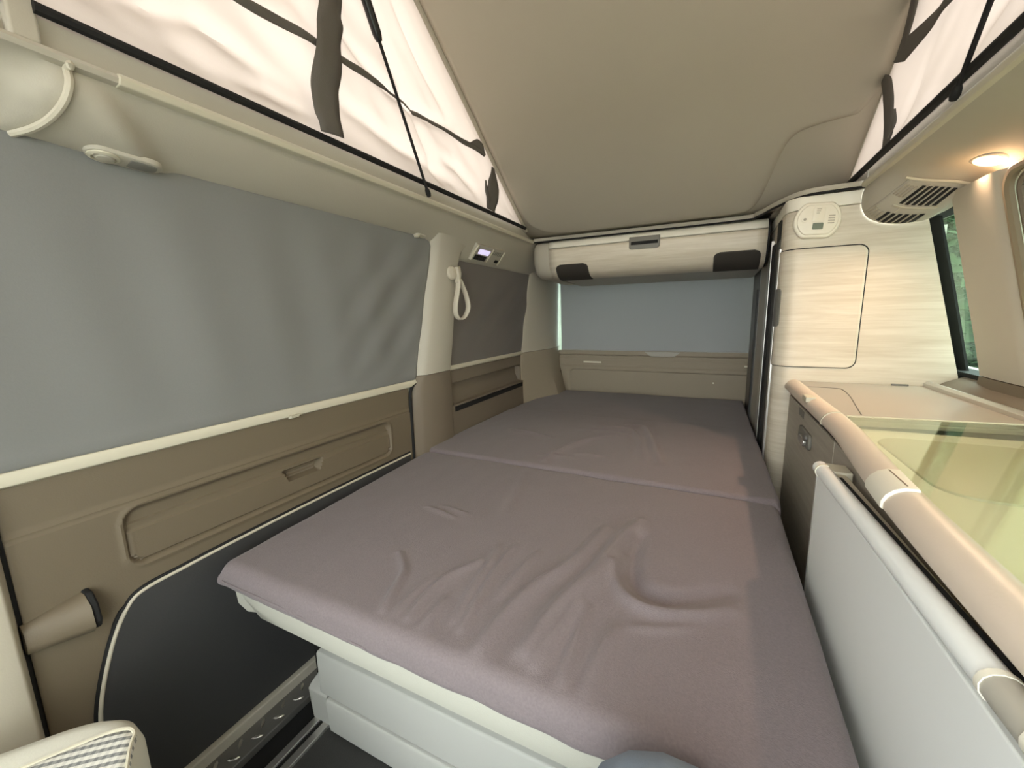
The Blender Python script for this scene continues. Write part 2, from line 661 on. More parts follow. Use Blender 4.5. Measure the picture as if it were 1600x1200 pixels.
def tape(t, side, pts, w, name='strap', nsub=12, lift=0.014):
    """cloth band along (y,z) points lying on the canvas; w: width or list of widths."""
    P = curve([(p[0], p[1], 0) for p in pts], nsub)
    g = G()
    vs, fs = [], []
    n = len(P)
    for i, p in enumerate(P):
        d = (P[min(i + 1, n - 1)] - P[max(i - 1, 0)]).normalized()
        q = Vector((-d.y, d.x, 0))
        ww = w if not isinstance(w, (list, tuple)) else interp([(k / (len(w) - 1), x) for k, x in enumerate(w)], i / (n - 1))
        for k in range(5):
            e = p + q * ww * (k / 4 - 0.5)
            x = canvas_x(side, e.x, min(e.y, roof_z(e.x)))
            vs.append((x - side * (lift + 0.003 * math.sin(math.pi * k / 4)), e.x, e.y))
    for i in range(n - 1):
        for k in range(4):
            fs.append((i * 5 + k, (i + 1) * 5 + k, (i + 1) * 5 + k + 1, i * 5 + k + 1))
    return mk(name, g.add(vs, fs), M['strap'], t, solid=0.0012, off=0)


cl = make_canvas(-1, 'cream tent cloth of the pop-up roof above the sliding door, with wide grey strap')
tape(cl, -1, [(0.40, 1.668), (0.57, 1.671), (0.74, 1.676), (0.98, 1.689), (1.29, 1.688), (1.39, 1.684)], 0.016, 'seam_tape')
tape(cl, -1, [(0.70, 1.502), (0.694, 1.56), (0.70, 1.64), (0.708, 1.70), (0.73, 1.80), (0.745, 1.90), (0.755, 2.1)], [0.062, 0.066, 0.066, 0.06, 0.066, 0.072, 0.075], 'window_strap', lift=0.026)
tape(cl, -1, [(1.30, 1.692), (1.345, 1.705), (1.372, 1.70), (1.395, 1.683)], [0.004, 0.03, 0.035, 0.004], 'corner_patch')
tape(cl, -1, [(1.475, 1.665), (1.47, 1.60), (1.455, 1.55), (1.452, 1.505)], [0.03, 0.085, 0.075, 0.06], 'gusset_strap', lift=0.008)
tape(cl, -1, [(1.40, 1.60), (1.41, 1.565), (1.43, 1.53)], [0.008, 0.022, 0.02], 'gusset_flap')
mk('front_end', G().grid(front_cloth, 30, 30), M['canvas'], cl)
mk('bottom_piping', G().tube([(XL + 0.012, y, 1.497) for y in (0.26, 0.7, 1.2, 1.775)], 0.0075, 8), M['black'], cl)
cr = make_canvas(1, 'cream tent cloth of the pop-up roof above the kitchen side')
tape(cr, 1, [(0.80, 1.645), (1.00, 1.652), (1.13, 1.66), (1.24, 1.672), (1.33, 1.684), (1.395, 1.69)], [0.018, 0.018, 0.02, 0.035, 0.05, 0.006], 'seam_tape')
tape(cr, 1, [(1.385, 1.692), (1.345, 1.72), (1.325, 1.75), (1.31, 1.79), (1.29, 1.82)], [0.008, 0.045, 0.05, 0.05, 0.05], 'corner_patch')
tape(cr, 1, [(1.50, 1.70), (1.455, 1.655), (1.425, 1.60), (1.412, 1.55), (1.415, 1.505)], [0.02, 0.055, 0.062, 0.056, 0.045], 'gusset_strap', lift=0.008)
tape(cr, 1, [(1.355, 1.57), (1.365, 1.545), (1.385, 1.515)], [0.004, 0.012, 0.012], 'gusset_flap')
mk('bottom_piping', G().tube([(XR - 0.012, y, 1.497) for y in (-0.4, 0.26, 0.7, 1.2, 1.775)], 0.0085, 8), M['black'], cr)


def make_strut(label, p0, p1, k):
    p0, p1 = Vector(p0), Vector(p1)
    t = thing('gas_strut', p0, label, 'gas strut', 'gas struts of the pop-up roof')
    pm = p0.lerp(p1, k)
    mk('rod', G().tube([p0, pm + (p1 - p0) * 0.02], 0.0042, 10), M['black'], t)
    mk('cylinder', G().tube([pm, pm.lerp(p1, 0.02), pm.lerp(p1, 0.03), p1], [0.0075, 0.0105, 0.0115, 0.0115], 12), M['black_gloss'], t)
    mk('ball_socket', G().lathe([(0.001, -0.010), (0.006, -0.008), (0.008, 0), (0.007, 0.010), (0.0045, 0.016)], p0, (p1 - p0), 12), M['black'], t)
    return t


make_strut('thin black gas strut with thick cylinder beside the wide grey tent strap', (-0.774, 1.040, 1.464), (-0.745, 0.59, 2.22), 0.40)
make_strut('black gas strut standing on the rail above the kitchen lamp', (0.367, 1.058, 1.471), (0.338, 0.747, 1.754), 0.75)

# ------------------------------------------------------------------ left headliner with rail and funnel
hl = thing('trim_2', (-0.86, 0.9, 1.36), kind='structure', label='beige headliner moulding along the left roof rail')


def head_left(y):
    """profile (x,z) from the canvas foot to the blind top."""
    p = [(-0.806, 1.502), (-0.806, 1.456), (-0.797, 1.4555), (-0.786, 1.4545), (-0.783, 1.449), (-0.786, 1.443), (-0.797, 1.441)]
    q = [(-0.804, 1.432), (-0.812, 1.421), (-0.822, 1.4105), (-0.833, 1.4005), (-0.845, 1.391), (-0.857, 1.3825), (-0.868, 1.3755), (-0.878, 1.370), (-0.888, 1.366), (-0.897, 1.364), (-0.93, 1.366)]
    low = sstep(1.12, 1.34, y)                 # the moulding is deeper behind the pillar
    out_ = []
    for k, (x, z) in enumerate(q):
        t = min(1.0, (k + 1) / 9)
        z -= 0.048 * low * t
        x -= 0.010 * low * t * (1 - t) * 2
        # boss over the front door pillar: a ridge running down and back from the rail
        yc = 0.288 + 0.112 * t
        h = 0.030 * math.sin(math.pi * min(1.0, 0.05 + 0.80 * t))
        if y > yc:
            b = math.exp(-((y - yc) / 0.030) ** 2)
        else:
            b = max(0.25, 1 - (yc - y) / 0.16)
        b *= sstep(0.225 - 0.02 * t, 0.262 - 0.03 * t, y)
        b *= 1.0 if k < 9 else 0.4
        x += h * b * 0.85
        z -= h * b * 0.45
        if y < 0.27 - 0.045 * t:
            x -= 0.012
        out_.append((x, z))
    return p + out_


g = G()
ys = [-0.6, -0.2, 0.05] + [0.10 + 0.012 * k for k in range(32)] + [0.50 + 0.05 * k for k in range(27)] + [1.84, 1.88, 1.92, 2.1, 2.32]
g.loft([[(p[0], y, p[1]) for p in head_left(y)] for y in ys], closed=False)
mk('moulding', g, M['headliner'], hl, ang=50)
re_ = []
for k in range(5, 16):
    t = max(0, min(1.0, (k - 6) / 9))
    yy = 0.285 - 0.040 * t ** 1.7
    hp_ = head_left(yy + 0.02)[k]
    re_.append((hp_[0] + 0.001, yy, hp_[1] - 0.001))
mk('rolled_edge', G().tube(curve([(-0.799, 0.286, 1.452)] + re_, 4), 0.0048, 8), M['cream'], hl)
mk('rail_cap', G().prism([(-0.80, 1.4575), (-0.784, 1.4565), (-0.780, 1.450), (-0.784, 1.441), (-0.80, 1.4395)], 1, 0.335, 1.86), M['rail_cream'], hl, bevel=0.002)
# front cross member, shelf and post of the roof opening
fr = thing('trim_3', (-0.86, 0.1, 1.43), kind='structure', label='cream front corner of the roof opening')
mk('post', G().box(-0.86, -0.79, 0.236, 0.264, 1.455, 2.4), M['headliner'], fr, bevel=0.004)
mk('shelf', G().box(-0.90, -0.80, -0.5, 0.232, 1.452, 1.475), M['headliner'], fr, bevel=0.005)
mk('shelf_lip', G().tube(curve([(-0.80, -0.4, 1.448), (-0.80, 0.1, 1.448), (-0.80, 0.20, 1.450), (-0.80, 0.262, 1.452), (-0.795, 0.292, 1.448)], 6), 0.008, 8), M['cream'], fr)
mk('dark_backing', G().box(-0.94, -0.89, -0.5, 0.235, 1.475, 1.9), M['speaker'], fr)

# ------------------------------------------------------------------ sliding door (left)
door = thing('door_1', (-0.955, 0.63, FLOOR + 0.03), kind='structure', label='beige sliding door trim below the big grey blind')


def door_x(y, z):
    x = -0.95 + 0.006 * sstep(0.79, 0.772, z)
    x -= 0.0035 * math.exp(-((z - 0.7745) / 0.0022) ** 2)
    s = rr_in(y, z, 0.303, 0.99, 0.655, 0.763, 0.026)
    x -= 0.011 * sstep(0.003, -0.007, s)
    x += 0.003 * math.exp(-((s - 0.006) / 0.004) ** 2)
    if s < -0.004:
        x += 0.004 * sstep(0.7365, 0.7345, z) * (1 if z > 0.655 else 0)
        x += 0.004 * sstep(0.7225, 0.7205, z)
    h = max(abs(y - 0.672) - 0.052 - (z - 0.71) * 0.5, abs(z - 0.711) - 0.0155)
    x -= 0.022 * sstep(0.0, -0.004, h)
    return x


g = G()
ys = [0.166 + 0.0042 * k for k in range(224)]
zs = [0.18, 0.26, 0.34, 0.42, 0.50, 0.545] + [0.56 + 0.0030 * k for k in range(104)]
n = len(zs)
g.add([(door_x(y, z), y, z) for y in ys for z in zs],
      [(i * n + j, (i + 1) * n + j, (i + 1) * n + j + 1, i * n + j + 1) for i in range(len(ys) - 1) for j in range(n - 1)])
mk('upper_trim', g, M['trim'], door, solid=0.006)
mk('pull_insert', G().box(-0.972, -0.967, 0.632, 0.712, 0.699, 0.704).box(-0.972, -0.967, 0.632, 0.712, 0.7085, 0.7135), M['trim_dark'], door)
pp = [(0.216, FLOOR + 0.03), (0.217, 0.30), (0.224, 0.42), (0.254, 0.527), (0.284, 0.585), (0.312, 0.604), (0.375, 0.609), (0.48, 0.614), (0.70, 0.62), (1.08, 0.625)]
path = [tuple(p)[:2] for p in curve([(a, b, 0) for a, b in pp], 6)]
mk('lower_panel', G().prism(path + [(1.09, FLOOR + 0.03)], 0, -0.956, -0.939), M['dark_panel'], door)
mk('piping', G().tube([(-0.940, p[0], p[1]) for p in path], 0.0036, 8), M['cream'], door)
mk('piping_gap', G().tube([(-0.943, p[0] - 0.004 if p[1] < 0.58 else p[0], p[1] + (0.004 if p[1] > 0.56 else 0.0)) for p in path], 0.004, 8), M['black'], door)
# small grab cup near the door edge
rings = []
for k in range(11):
    t = k / 10
    y = lerp(0.162, 0.232, t)
    dpt = lerp(0.016, 0.044, t)
    z1 = lerp(0.638, 0.651, t)
    z0 = lerp(0.588, 0.584, t)
    rings.append([(-0.948, y, z0), (-0.948 + dpt * 0.8, y, z0 + 0.004), (-0.948 + dpt, y, z0 + 0.016), (-0.948 + dpt * 0.9, y, lerp(z0, z1, 0.75)), (-0.948 + dpt * 0.45, y, z1), (-0.948, y, z1)])
cup = mk('grab_cup', G().loft(rings), M['trim'], door, ang=60)
mk('grab_opening', G().prism([(-0.948, 0.584), (-0.914, 0.59), (-0.907, 0.604), (-0.912, 0.634), (-0.928, 0.652), (-0.948, 0.654)], 1, 0.232, 0.243), M['black'], cup, bevel=0.004)
mk('trim_4', G().loft([[(-1.0, -0.5, z), (-0.93 + s, -0.5, z), (-0.918 + s, 0.12, z), (-0.928 + s, 0.151, z), (-0.947, 0.1605, z), (-1.0, 0.1605, z)]
                       for z, s in ((FLOOR, 0.02), (0.5, 0.015), (0.8, 0.005), (0.88, 0.0), (1.36, 0.05))]), M['cream'], bevel=0.004, kind='structure',
   label='cream pillar trim in front of the sliding door')
mk('trim_5', G().box(-0.957, -0.9475, 0.1610, 0.1657, FLOOR + 0.03, 0.87), M['black'], kind='structure', label='black seal along the front edge of the sliding door')
mk('trim_6', G().tube(curve([(-0.944, 1.100, 0.50), (-0.944, 1.101, 0.66), (-0.944, 1.101, 0.80), (-0.945, 1.105, 0.84), (-0.946, 1.118, 0.862), (-0.946, 1.14, 0.872)], 6), 0.006, 8), M['black'], kind='structure',
   label='black seal at the rear edge of the sliding door')

# ------------------------------------------------------------------ blinds
def make_blind(name, y_top, y_bot, z_top, z_bot, fmat, label, ripple, tabs, rail_h=0.022, xin=0.0):
    t = thing(name, (-0.94, (y_top[0] + y_top[1]) / 2, z_bot), label, 'window blind')

    def fn(u, v):
        z = lerp(z_bot, z_top, v)
        y = lerp(lerp(y_bot[0], y_bot[1], u), lerp(y_top[0], y_top[1], u), v)
        return (left_x(z) + 0.002 + xin + ripple(y, z, v), y, z)
    mk('fabric', G().grid(fn, 150, 60), fmat, t, solid=0.002)
    xb = left_x(z_bot)
    rail = G().prism([(xb - 0.006, z_bot + 0.004), (xb + 0.006, z_bot + 0.003), (xb + 0.010, z_bot - 0.006), (xb + 0.008, z_bot - rail_h + 0.004), (xb, z_bot - rail_h), (xb - 0.006, z_bot - rail_h)], 1, y_bot[0], y_bot[1])
    r = mk('bottom_rail', rail, M['rail_cream'], t, bevel=0.0015)
    for y in tabs:
        mk('pull_tab', G().loft([[(xb + 0.004, y - 0.016, z_bot - rail_h + 0.008), (xb + 0.016, y - 0.013, z_bot - rail_h + 0.007), (xb + 0.016, y + 0.013, z_bot - rail_h + 0.007), (xb + 0.004, y + 0.016, z_bot - rail_h + 0.008)],
                                 [(xb + 0.004, y - 0.013, z_bot - rail_h - 0.002), (xb + 0.013, y - 0.010, z_bot - rail_h), (xb + 0.013, y + 0.010, z_bot - rail_h), (xb + 0.004, y + 0.013, z_bot - rail_h - 0.002)]]), M['rail_cream'], r, bevel=0.001)
    return t


def rip1(y, z, v):
    e = math.sin(math.pi * min(1, max(0, v))) ** 0.6
    a = 0.0035 * math.sin(y * 17 + 1.2 * math.sin(z * 5)) + 0.0025 * math.sin(y * 39 + z * 8)
    d = 0.0038 * math.sin((y * 1.0 - z * 0.9) * 42) * sstep(0.70, 1.0, y) * sstep(1.22, 1.10, y)
    c = 0.004 * noise.noise(Vector((y * 3, z * 3, 2)))
    hem = 0.0025 * math.exp(-((v - 0.035) / 0.02) ** 2)
    return (a + d + c) * e * 0.8 + hem


make_blind('window_blind', (-0.30, 1.192), (-0.30, 1.140), 1.372, 0.880, M['blind'], 'large grey pull-up blind covering the sliding door window', rip1, [0.655])


def rip2(y, z, v):
    return 0.004 * math.sin((y * 0.8 - z * 0.9) * 34) * math.sin(math.pi * v) + 0.002 * noise.noise(Vector((y * 5, z * 5, 7)))


make_blind('window_blind', (1.325, 2.075), (1.330, 2.045), 1.345, 0.905, M['blind_shaded'], 'dark shaded blind on the rear side window behind the hand strap', rip2, [], 0.018)

for k, (y0, y1, lab) in enumerate(((-0.3, 1.14, 'sliding door window pane behind the grey blind'), (1.34, 2.06, 'rear side window pane behind the dark blind'))):
    mk('window_%d' % (k + 1), G().loft([[(-1.05, y0, 0.85), (-1.05, y1, 0.85), (-0.99, y1, 1.41), (-0.99, y0, 1.41)], [(-1.045, y0, 0.85), (-1.045, y1, 0.85), (-0.985, y1, 1.41), (-0.985, y0, 1.41)]]), M['pane'], kind='structure', label=lab)

# ------------------------------------------------------------------ pillar between the side windows
pil = thing('trim_7', (-0.95, 1.24, 0.45), kind='structure', label='beige window pillar carrying the hand strap')


def pil_ring(z, ya, yb, proud, left):
    x = left_x(z)
    return [(x - 0.05, ya, z), (x + 0.004, ya, z), (x + proud * 0.75, ya + 0.006 + left, z), (x + proud, ya + 0.016 + left, z), (x + proud, yb - 0.022, z), (x + proud * 0.8, yb - 0.006, z), (x + 0.002, yb, z), (x - 0.05, yb, z)]


g = G().loft([pil_ring(0.897, 1.142, 1.332, 0.030, 0.012), pil_ring(1.0, 1.150, 1.334, 0.030, 0.012), pil_ring(1.2, 1.172, 1.336, 0.026, 0.012),
              pil_ring(1.30, 1.184, 1.342, 0.024, 0.012), pil_ring(1.345, 1.186, 1.36, 0.026, 0.01), pil_ring(1.385, 1.165, 1.40, 0.045, 0.01)])
mk('upper_cover', g, M['headliner'], pil, ang=50)
g = G().loft([pil_ring(0.44, 1.106, 1.34, 0.030, 0.02), pil_ring(0.70, 1.108, 1.338, 0.032, 0.02), pil_ring(0.82, 1.112, 1.336, 0.031, 0.018), pil_ring(0.86, 1.125, 1.335, 0.030, 0.012), pil_ring(0.895, 1.143, 1.333, 0.028, 0.012)])
mk('lower_cover', g, M['trim_dark'], pil, ang=50)

# hand strap
st = thing('hand_strap', (-0.905, 1.29, 1.09), 'cream loop hand strap hanging from a round mount on the pillar', 'hand strap')
bx = left_x(1.27) + 0.024
mk('mount', G().lathe([(0.024, 0.0), (0.025, 0.006), (0.021, 0.013), (0.010, 0.016), (0.001, 0.017)], (bx, 1.285, 1.262), (1, -0.15, 0.1), 20), M['cream'], st)
mk('clip', G().prism([(1.296, 1.285), (1.312, 1.288), (1.318, 1.262), (1.310, 1.230), (1.296, 1.228), (1.300, 1.255)], 0, bx + 0.008, bx + 0.026), M['cream'], st, bevel=0.003)
lp = curve([(bx + 0.02, 1.303, 1.240), (bx + 0.018, 1.300, 1.205), (bx + 0.012, 1.290, 1.150), (bx + 0.008, 1.296, 1.112), (bx + 0.010, 1.318, 1.094), (bx + 0.016, 1.345, 1.105), (bx + 0.024, 1.358, 1.140), (bx + 0.024, 1.342, 1.190), (bx + 0.021, 1.310, 1.240)], 7)
g = G()
rings = []
for i, p in enumerate(lp):
    d = (lp[min(i + 1, len(lp) - 1)] - lp[max(i - 1, 0)]).normalized()
    w = Vector((1, 0, 0))
    w = (w - d * w.dot(d)).normalized()
    h = d.cross(w)
    rings.append([p + w * a * 0.010 + h * b * 0.0032 for a, b in ((-1, -0.5), (-0.7, -1), (0.7, -1), (1, -0.5), (1, 0.5), (0.7, 1), (-0.7, 1), (-1, 0.5))])
mk('loop', g.loft(rings), M['cream'], st, ang=60)

# ------------------------------------------------------------------ rear quarter trim and rear pillar (left)
qt = thing('trim_8', (-0.95, 1.7, 0.44), kind='structure', label='beige quarter trim with storage recess below the dark blind')


def quarter_x(y, z):
    x = -0.95
    s = rr_in(y, z, 1.372, 2.035, 0.742, 0.834, 0.012)
    x -= 0.030 * sstep(0.002, -0.006, s) * lerp(1.0, 0.45, sstep(0.80, 0.745, z))
    x += 0.012 * sstep(0.742, 0.738, z) * sstep(1.345, 1.356, y) * sstep(2.055, 2.045, y)
    x -= 0.02 * sstep(0.722, 0.718, z) * 0
    return x


g = G()
ys = [1.33 + 0.0076 * k for k in range(97)]
zs = [0.45 + 0.0047 * k for k in range(98)]
n = len(zs)
g.add([(quarter_x(y, z), y, z) for y in ys for z in zs],
      [(i * n + j, (i + 1) * n + j, (i + 1) * n + j + 1, i * n + j + 1) for i in range(len(ys) - 1) for j in range(n - 1)])
mk('panel', g, M['trim_dark'], qt, solid=0.004, off=0)
mk('slot', G().box(-0.945, -0.9325, 1.365, 2.034, 0.715, 0.737), M['black'], qt)
mk('slot_lip', G().box(-0.945, -0.928, 1.362, 2.038, 0.737, 0.747), M['trim_dark'], qt, bevel=0.004)

dp = thing('trim_9', (-0.93, 2.3, 0.55), kind='structure', label='beige rear corner pillar beside the tailgate window')


def dring(z, foot=0.0):
    x = left_x(z)
    return [(x - 0.06, 2.045, z), (x + 0.004, 2.045, z), (x + 0.012, 2.062, z), (lerp(x, -0.90, 0.6) + 0.024 + foot * 0.5, 2.29, z), (-0.884 + foot * 0.8, 2.335, z),
            (-0.892 + foot * 0.8, 2.50, z), (-0.902 + foot * 0.5, 2.56, z), (x - 0.06, 2.58, z)]


mk('upper_cover', G().loft([dring(0.90), dring(1.0), dring(1.15), dring(1.30), dring(1.36)]), M['cream'], dp, ang=28)
mk('lower_cover', G().loft([dring(0.45, 0.10), dring(0.60, 0.075), dring(0.66, 0.055), dring(0.74, 0.02), dring(0.82, 0.004), dring(0.898)]), M['tail_trim'], dp, ang=28)
mk('screw_cap', G().lathe([(0.007, 0), (0.007, 0.004), (0.004, 0.005)], (-0.897, 2.40, 0.925), (1, -0.3, 0), 12), M['black'], dp)
mk('trim_10', G().tube(curve([(-0.905, 2.548, 1.30), (-0.908, 2.548, 1.0), (-0.91, 2.546, 0.86), (-0.905, 2.546, 0.80), (-0.885, 2.544, 0.72), (-0.868, 2.54, 0.64), (-0.86, 2.54, 0.5)], 6), 0.006, 8), M['black'], kind='structure',
   label='black tailgate seal beside the rear corner pillar')

# ------------------------------------------------------------------ tailgate trim, rear window and blind
tg = thing('trim_11', (-0.34, 2.56, 0.45), kind='structure', label='beige ribbed tailgate trim below the rear window')


def tail_y(x, z):
    y = 2.56
    y -= 0.014 * sstep(0.845, 0.852, z)
    y -= 0.006 * sstep(0.776, 0.768, z)
    s = rr_in(x, z, -0.825, 0.40, 0.30, 0.752, 0.03)
    y += 0.008 * sstep(0.004, -0.004, s)
    return y


g = G()
xs = [-0.92 + 0.0085 * k for k in range(138)]
zs = [0.50 + 0.0031 * k for k in range(122)]
n = len(zs)
g.add([(x, tail_y(x, z), z) for x in xs for z in zs],
      [(i * n + j, (i + 1) * n + j, (i + 1) * n + j + 1, i * n + j + 1) for i in range(len(xs) - 1) for j in range(n - 1)])
mk('panel', g, M['tail_trim'], tg, solid=0.004, off=0)
for zz in (0.836, 0.818, 0.784):
    mk('rib', G().prism([(2.562, zz - 0.005), (2.555, zz - 0.003), (2.555, zz + 0.002), (2.562, zz + 0.004)], 0, -0.905, 0.235), M['tail_trim'], tg)
for x0, x1 in ((-0.73, -0.615), (0.178, 0.212)):
    mk('tape_label', G().box(x0, x1, 2.543, 2.549, 0.796, 0.806), M['white_plastic'], tg, bevel=0.001)
mk('screw_cap', G().lathe([(0.005, 0), (0.005, 0.004), (0.003, 0.005)], (0.03, 2.552, 0.70), (0, -1, 0), 10), M['white_plastic'], tg)
mk('window_3', G().box(-0.93, 0.26, 2.615, 2.62, 0.84, 1.40), M['pane'], kind='structure', label='tailgate window pane behind the pale grey blind')
rb = thing('window_blind', (-0.33, 2.55, 0.87), 'pale grey roller blind on the tailgate window below the overhead locker', 'window blind')
mk('fabric', G().grid(lambda u, v: (lerp(-0.882, 0.235, u) - 0.012 * v, 2.553 + 0.0025 * math.sin(u * 14 + v * 3) + 0.004 * noise.noise(Vector((u * 6, v * 4, 3))), lerp(0.872, 1.42, v)), 120, 50), M['blind_rear'], rb, solid=0.002)
mk('pull_tab', G().prism([(-0.352, 0.874), (-0.150, 0.874), (-0.178, 0.850), (-0.190, 0.846), (-0.312, 0.846), (-0.324, 0.850)], 1, 2.539, 2.546), M['grey_light'], rb, bevel=0.002)
mk('bottom_rail', G().box(-0.882, 0.235, 2.547, 2.556, 0.868, 0.878), M['grey_light'], rb, bevel=0.001)

# ------------------------------------------------------------------ overhead locker
lk = thing('overhead_locker', (-0.27, 2.15, 1.27), 'pale oak overhead locker with two dark speakers above the tailgate blind', 'locker')
LP = [tuple(p)[:2] for p in curve([(1.905, 1.448, 0), (1.884, 1.436, 0), (1.876, 1.405, 0), (1.879, 1.36, 0), (1.892, 1.325, 0), (1.915, 1.297, 0), (1.955, 1.281, 0), (2.02, 1.279, 0)], 5)]


def arc(prof):
    s = [0.0]
    for a, b in zip(prof, prof[1:]):
        s.append(s[-1] + math.hypot(b[0] - a[0], b[1] - a[1]))
    return s


LS = arc(LP)


def on_prof(prof, S_, s, off=0.0):
    s = max(0, min(S_[-1] - 1e-6, s))
    for i in range(len(prof) - 1):
        if s <= S_[i + 1]:
            t = (s - S_[i]) / (S_[i + 1] - S_[i])
            a, b = prof[i], prof[i + 1]
            dx, dy = b[0] - a[0], b[1] - a[1]
            L = math.hypot(dx, dy)
            return lerp(a[0], b[0], t) + dy / L * off, lerp(a[1], b[1], t) - dx / L * off
    return prof[-1]


def locker_strip(s0, s1, x0, x1, off, mname, name, parent, r=(0, 0), nx=24, ns=24, thick=0.004):
    """panel following the curved locker front; r rounds its upper and lower corners."""
    def fn(u, v):
        s = lerp(s0, s1, u)
        ins = 0.0
        if r[0] and s - s0 < r[0]:
            t = 1 - (s - s0) / r[0]
            ins = r[0] * (1 - math.sqrt(max(0, 1 - t * t)))
        if r[1] and s1 - s < r[1]:
            t = 1 - (s1 - s) / r[1]
            ins = max(ins, r[1] * (1 - math.sqrt(max(0, 1 - t * t))))
        x = lerp(x0 + ins, x1 - ins, v)
        y, z = on_prof(LP, LS, s, off)
        return (x, y, z)
    return mk(name, G().grid(fn, ns, nx), M[mname], parent, solid=thick, off=0)


mk('body', G().prism([(p[0] + 0.006, p[1] - 0.001 if p[1] > 1.4 else p[1] + 0.003) for p in LP] + [(2.5, 1.275), (2.5, 1.445)], 0, -0.735, 0.182), M['grey_light'], lk, ang=30)
LT = LS[-1]
flap = locker_strip(0.052, LT - 0.012, -0.712, 0.176, 0.002, 'wood', 'flap', lk)
locker_strip(0.0, 0.049, -0.712, 0.176, 0.002, 'white_trim', 'top_band', lk, ns=10)  # white band paints the highlight on the locker's curved top edge
for x0, x1 in ((-0.680, -0.525), (-0.005, 0.160)):
    locker_strip(0.125, LT - 0.03, x0, x1, 0.0065, 'speaker', 'speaker', lk, r=(0.022, 0.008))
hp = locker_strip(0.036, 0.086, -0.338, -0.212, 0.0055, 'grey', 'handle_plate', lk, r=(0.002, 0.010))
locker_strip(0.056, 0.068, -0.330, -0.220, 0.008, 'black', 'finger_slot', hp)
for sgn, xa, xb in ((-1, -0.795, -0.712),):
    prof = [(p[0] - 0.004, p[1]) for p in LP] + [(2.3, 1.272), (2.3, 1.447)]
    cy, cz = 2.02, 1.36
    rings = [[(x, lerp(cy, p[0], k), lerp(cz, p[1], k)) for p in prof] for x, k in ((-0.712, 1.0), (-0.735, 1.0), (-0.765, 1.0), (-0.785, 0.95), (-0.797, 0.84))]
    mk('end_cap', G().loft(rings), M['headliner'], lk, ang=50)
mk('seam_strip', G().prism([(p[0] - 0.0035, p[1]) for p in LP] + [(1.96, 1.30), (1.96, 1.43)], 0, 0.178, 0.183), M['black'], lk)

# ------------------------------------------------------------------ rim of the roof opening at the rear
rim = curve([(0.385, 1.592, 1.463), (0.30, 1.590, 1.461), (0.255, 1.594, 1.460), (0.215, 1.63, 1.459), (0.175, 1.72, 1.458), (0.135, 1.83, 1.457), (0.08, 1.868, 1.456), (-0.3, 1.872, 1.456), (-0.785, 1.872, 1.456)], 8)
g = G()
rings = []
for i, p in enumerate(rim):
    d = (rim[min(i + 1, len(rim) - 1)] - rim[max(i - 1, 0)])
    d.z = 0
    d.normalize()
    nrm = Vector((-d.y, d.x, 0))          # towards the front
    if nrm.y > 0 and abs(nrm.y) > 0.3: nrm = -nrm
    if abs(nrm.y) <= 0.3 and nrm.x > 0: nrm = -nrm
    rings.append([p + nrm * a + Vector((0, 0, b)) for a, b in ((-0.012, -0.006), (0.004, -0.006), (0.007, 0), (0.004, 0.008), (-0.012, 0.010))])
g.loft(rings)
mk('trim_12', g, M['headliner'], kind='structure', ang=50, label='beige rim closing the roof opening above locker and wardrobe')
mk('trim_13', G().tube([p + Vector((0, 0, -0.009)) for p in rim], 0.0035, 6), M['black'], kind='structure', label='black seal under the roof opening rim')
mk('trim_14', G().prism([(0.183, 1.89), (0.195, 1.72), (0.215, 1.64), (0.26, 1.605), (0.39, 1.60), (0.39, 2.5), (0.183, 2.5)], 2, 1.452, 1.462), M['grey_light'], kind='structure', label='flat cover panel on top of the wardrobe')

# ------------------------------------------------------------------ wardrobe
wd = thing('wardrobe', (0.42, 2.0, FLOOR), 'tall pale oak wardrobe with rounded corner and flush door beside the kitchen', 'wardrobe')


def wx(z):
    return right_x(z) - 0.004


def wring(z, o=0.0):
    pts = [(0.2 - o, 2.50), (0.2 - o, 1.65)]
    for k in range(9):
        t = math.radians(180 + 90 * k / 8)
        pts.append((0.25 + (0.05 + o) * math.cos(t), 1.65 + (0.05 + o) * math.sin(t)))
    pts += [(wx(z), 1.60 - o), (wx(z), 2.50)]
    return [(p[0], p[1], z) for p in pts]


mk('body', G().loft([wring(FLOOR), wring(0.9), wring(1.1), wring(1.25), wring(1.408)]), M['wood'], wd, ang=40)
mk('top_band', G().loft([wring(1.410, 0.002), wring(1.449, 0.002)]), M['white_trim'], wd, ang=40, bevel=0.002)
# path around the rounded front corner, from the left face to the front
WP = [(0.2, 1.70)] + [(p[0], p[1]) for p in wring(1.0)[1:10]] + [(wx(1.0), 1.60)]
WP = [(0.2, 1.70), (0.2, 1.65)] + [(0.25 + 0.05 * math.cos(math.radians(180 + 90 * k / 8)), 1.65 + 0.05 * math.sin(math.radians(180 + 90 * k / 8))) for k in range(1, 9)] + [(0.70, 1.60)]
WS = arc(WP)
s_front0 = WS[-2]           # where the flat front starts (x = 0.25)


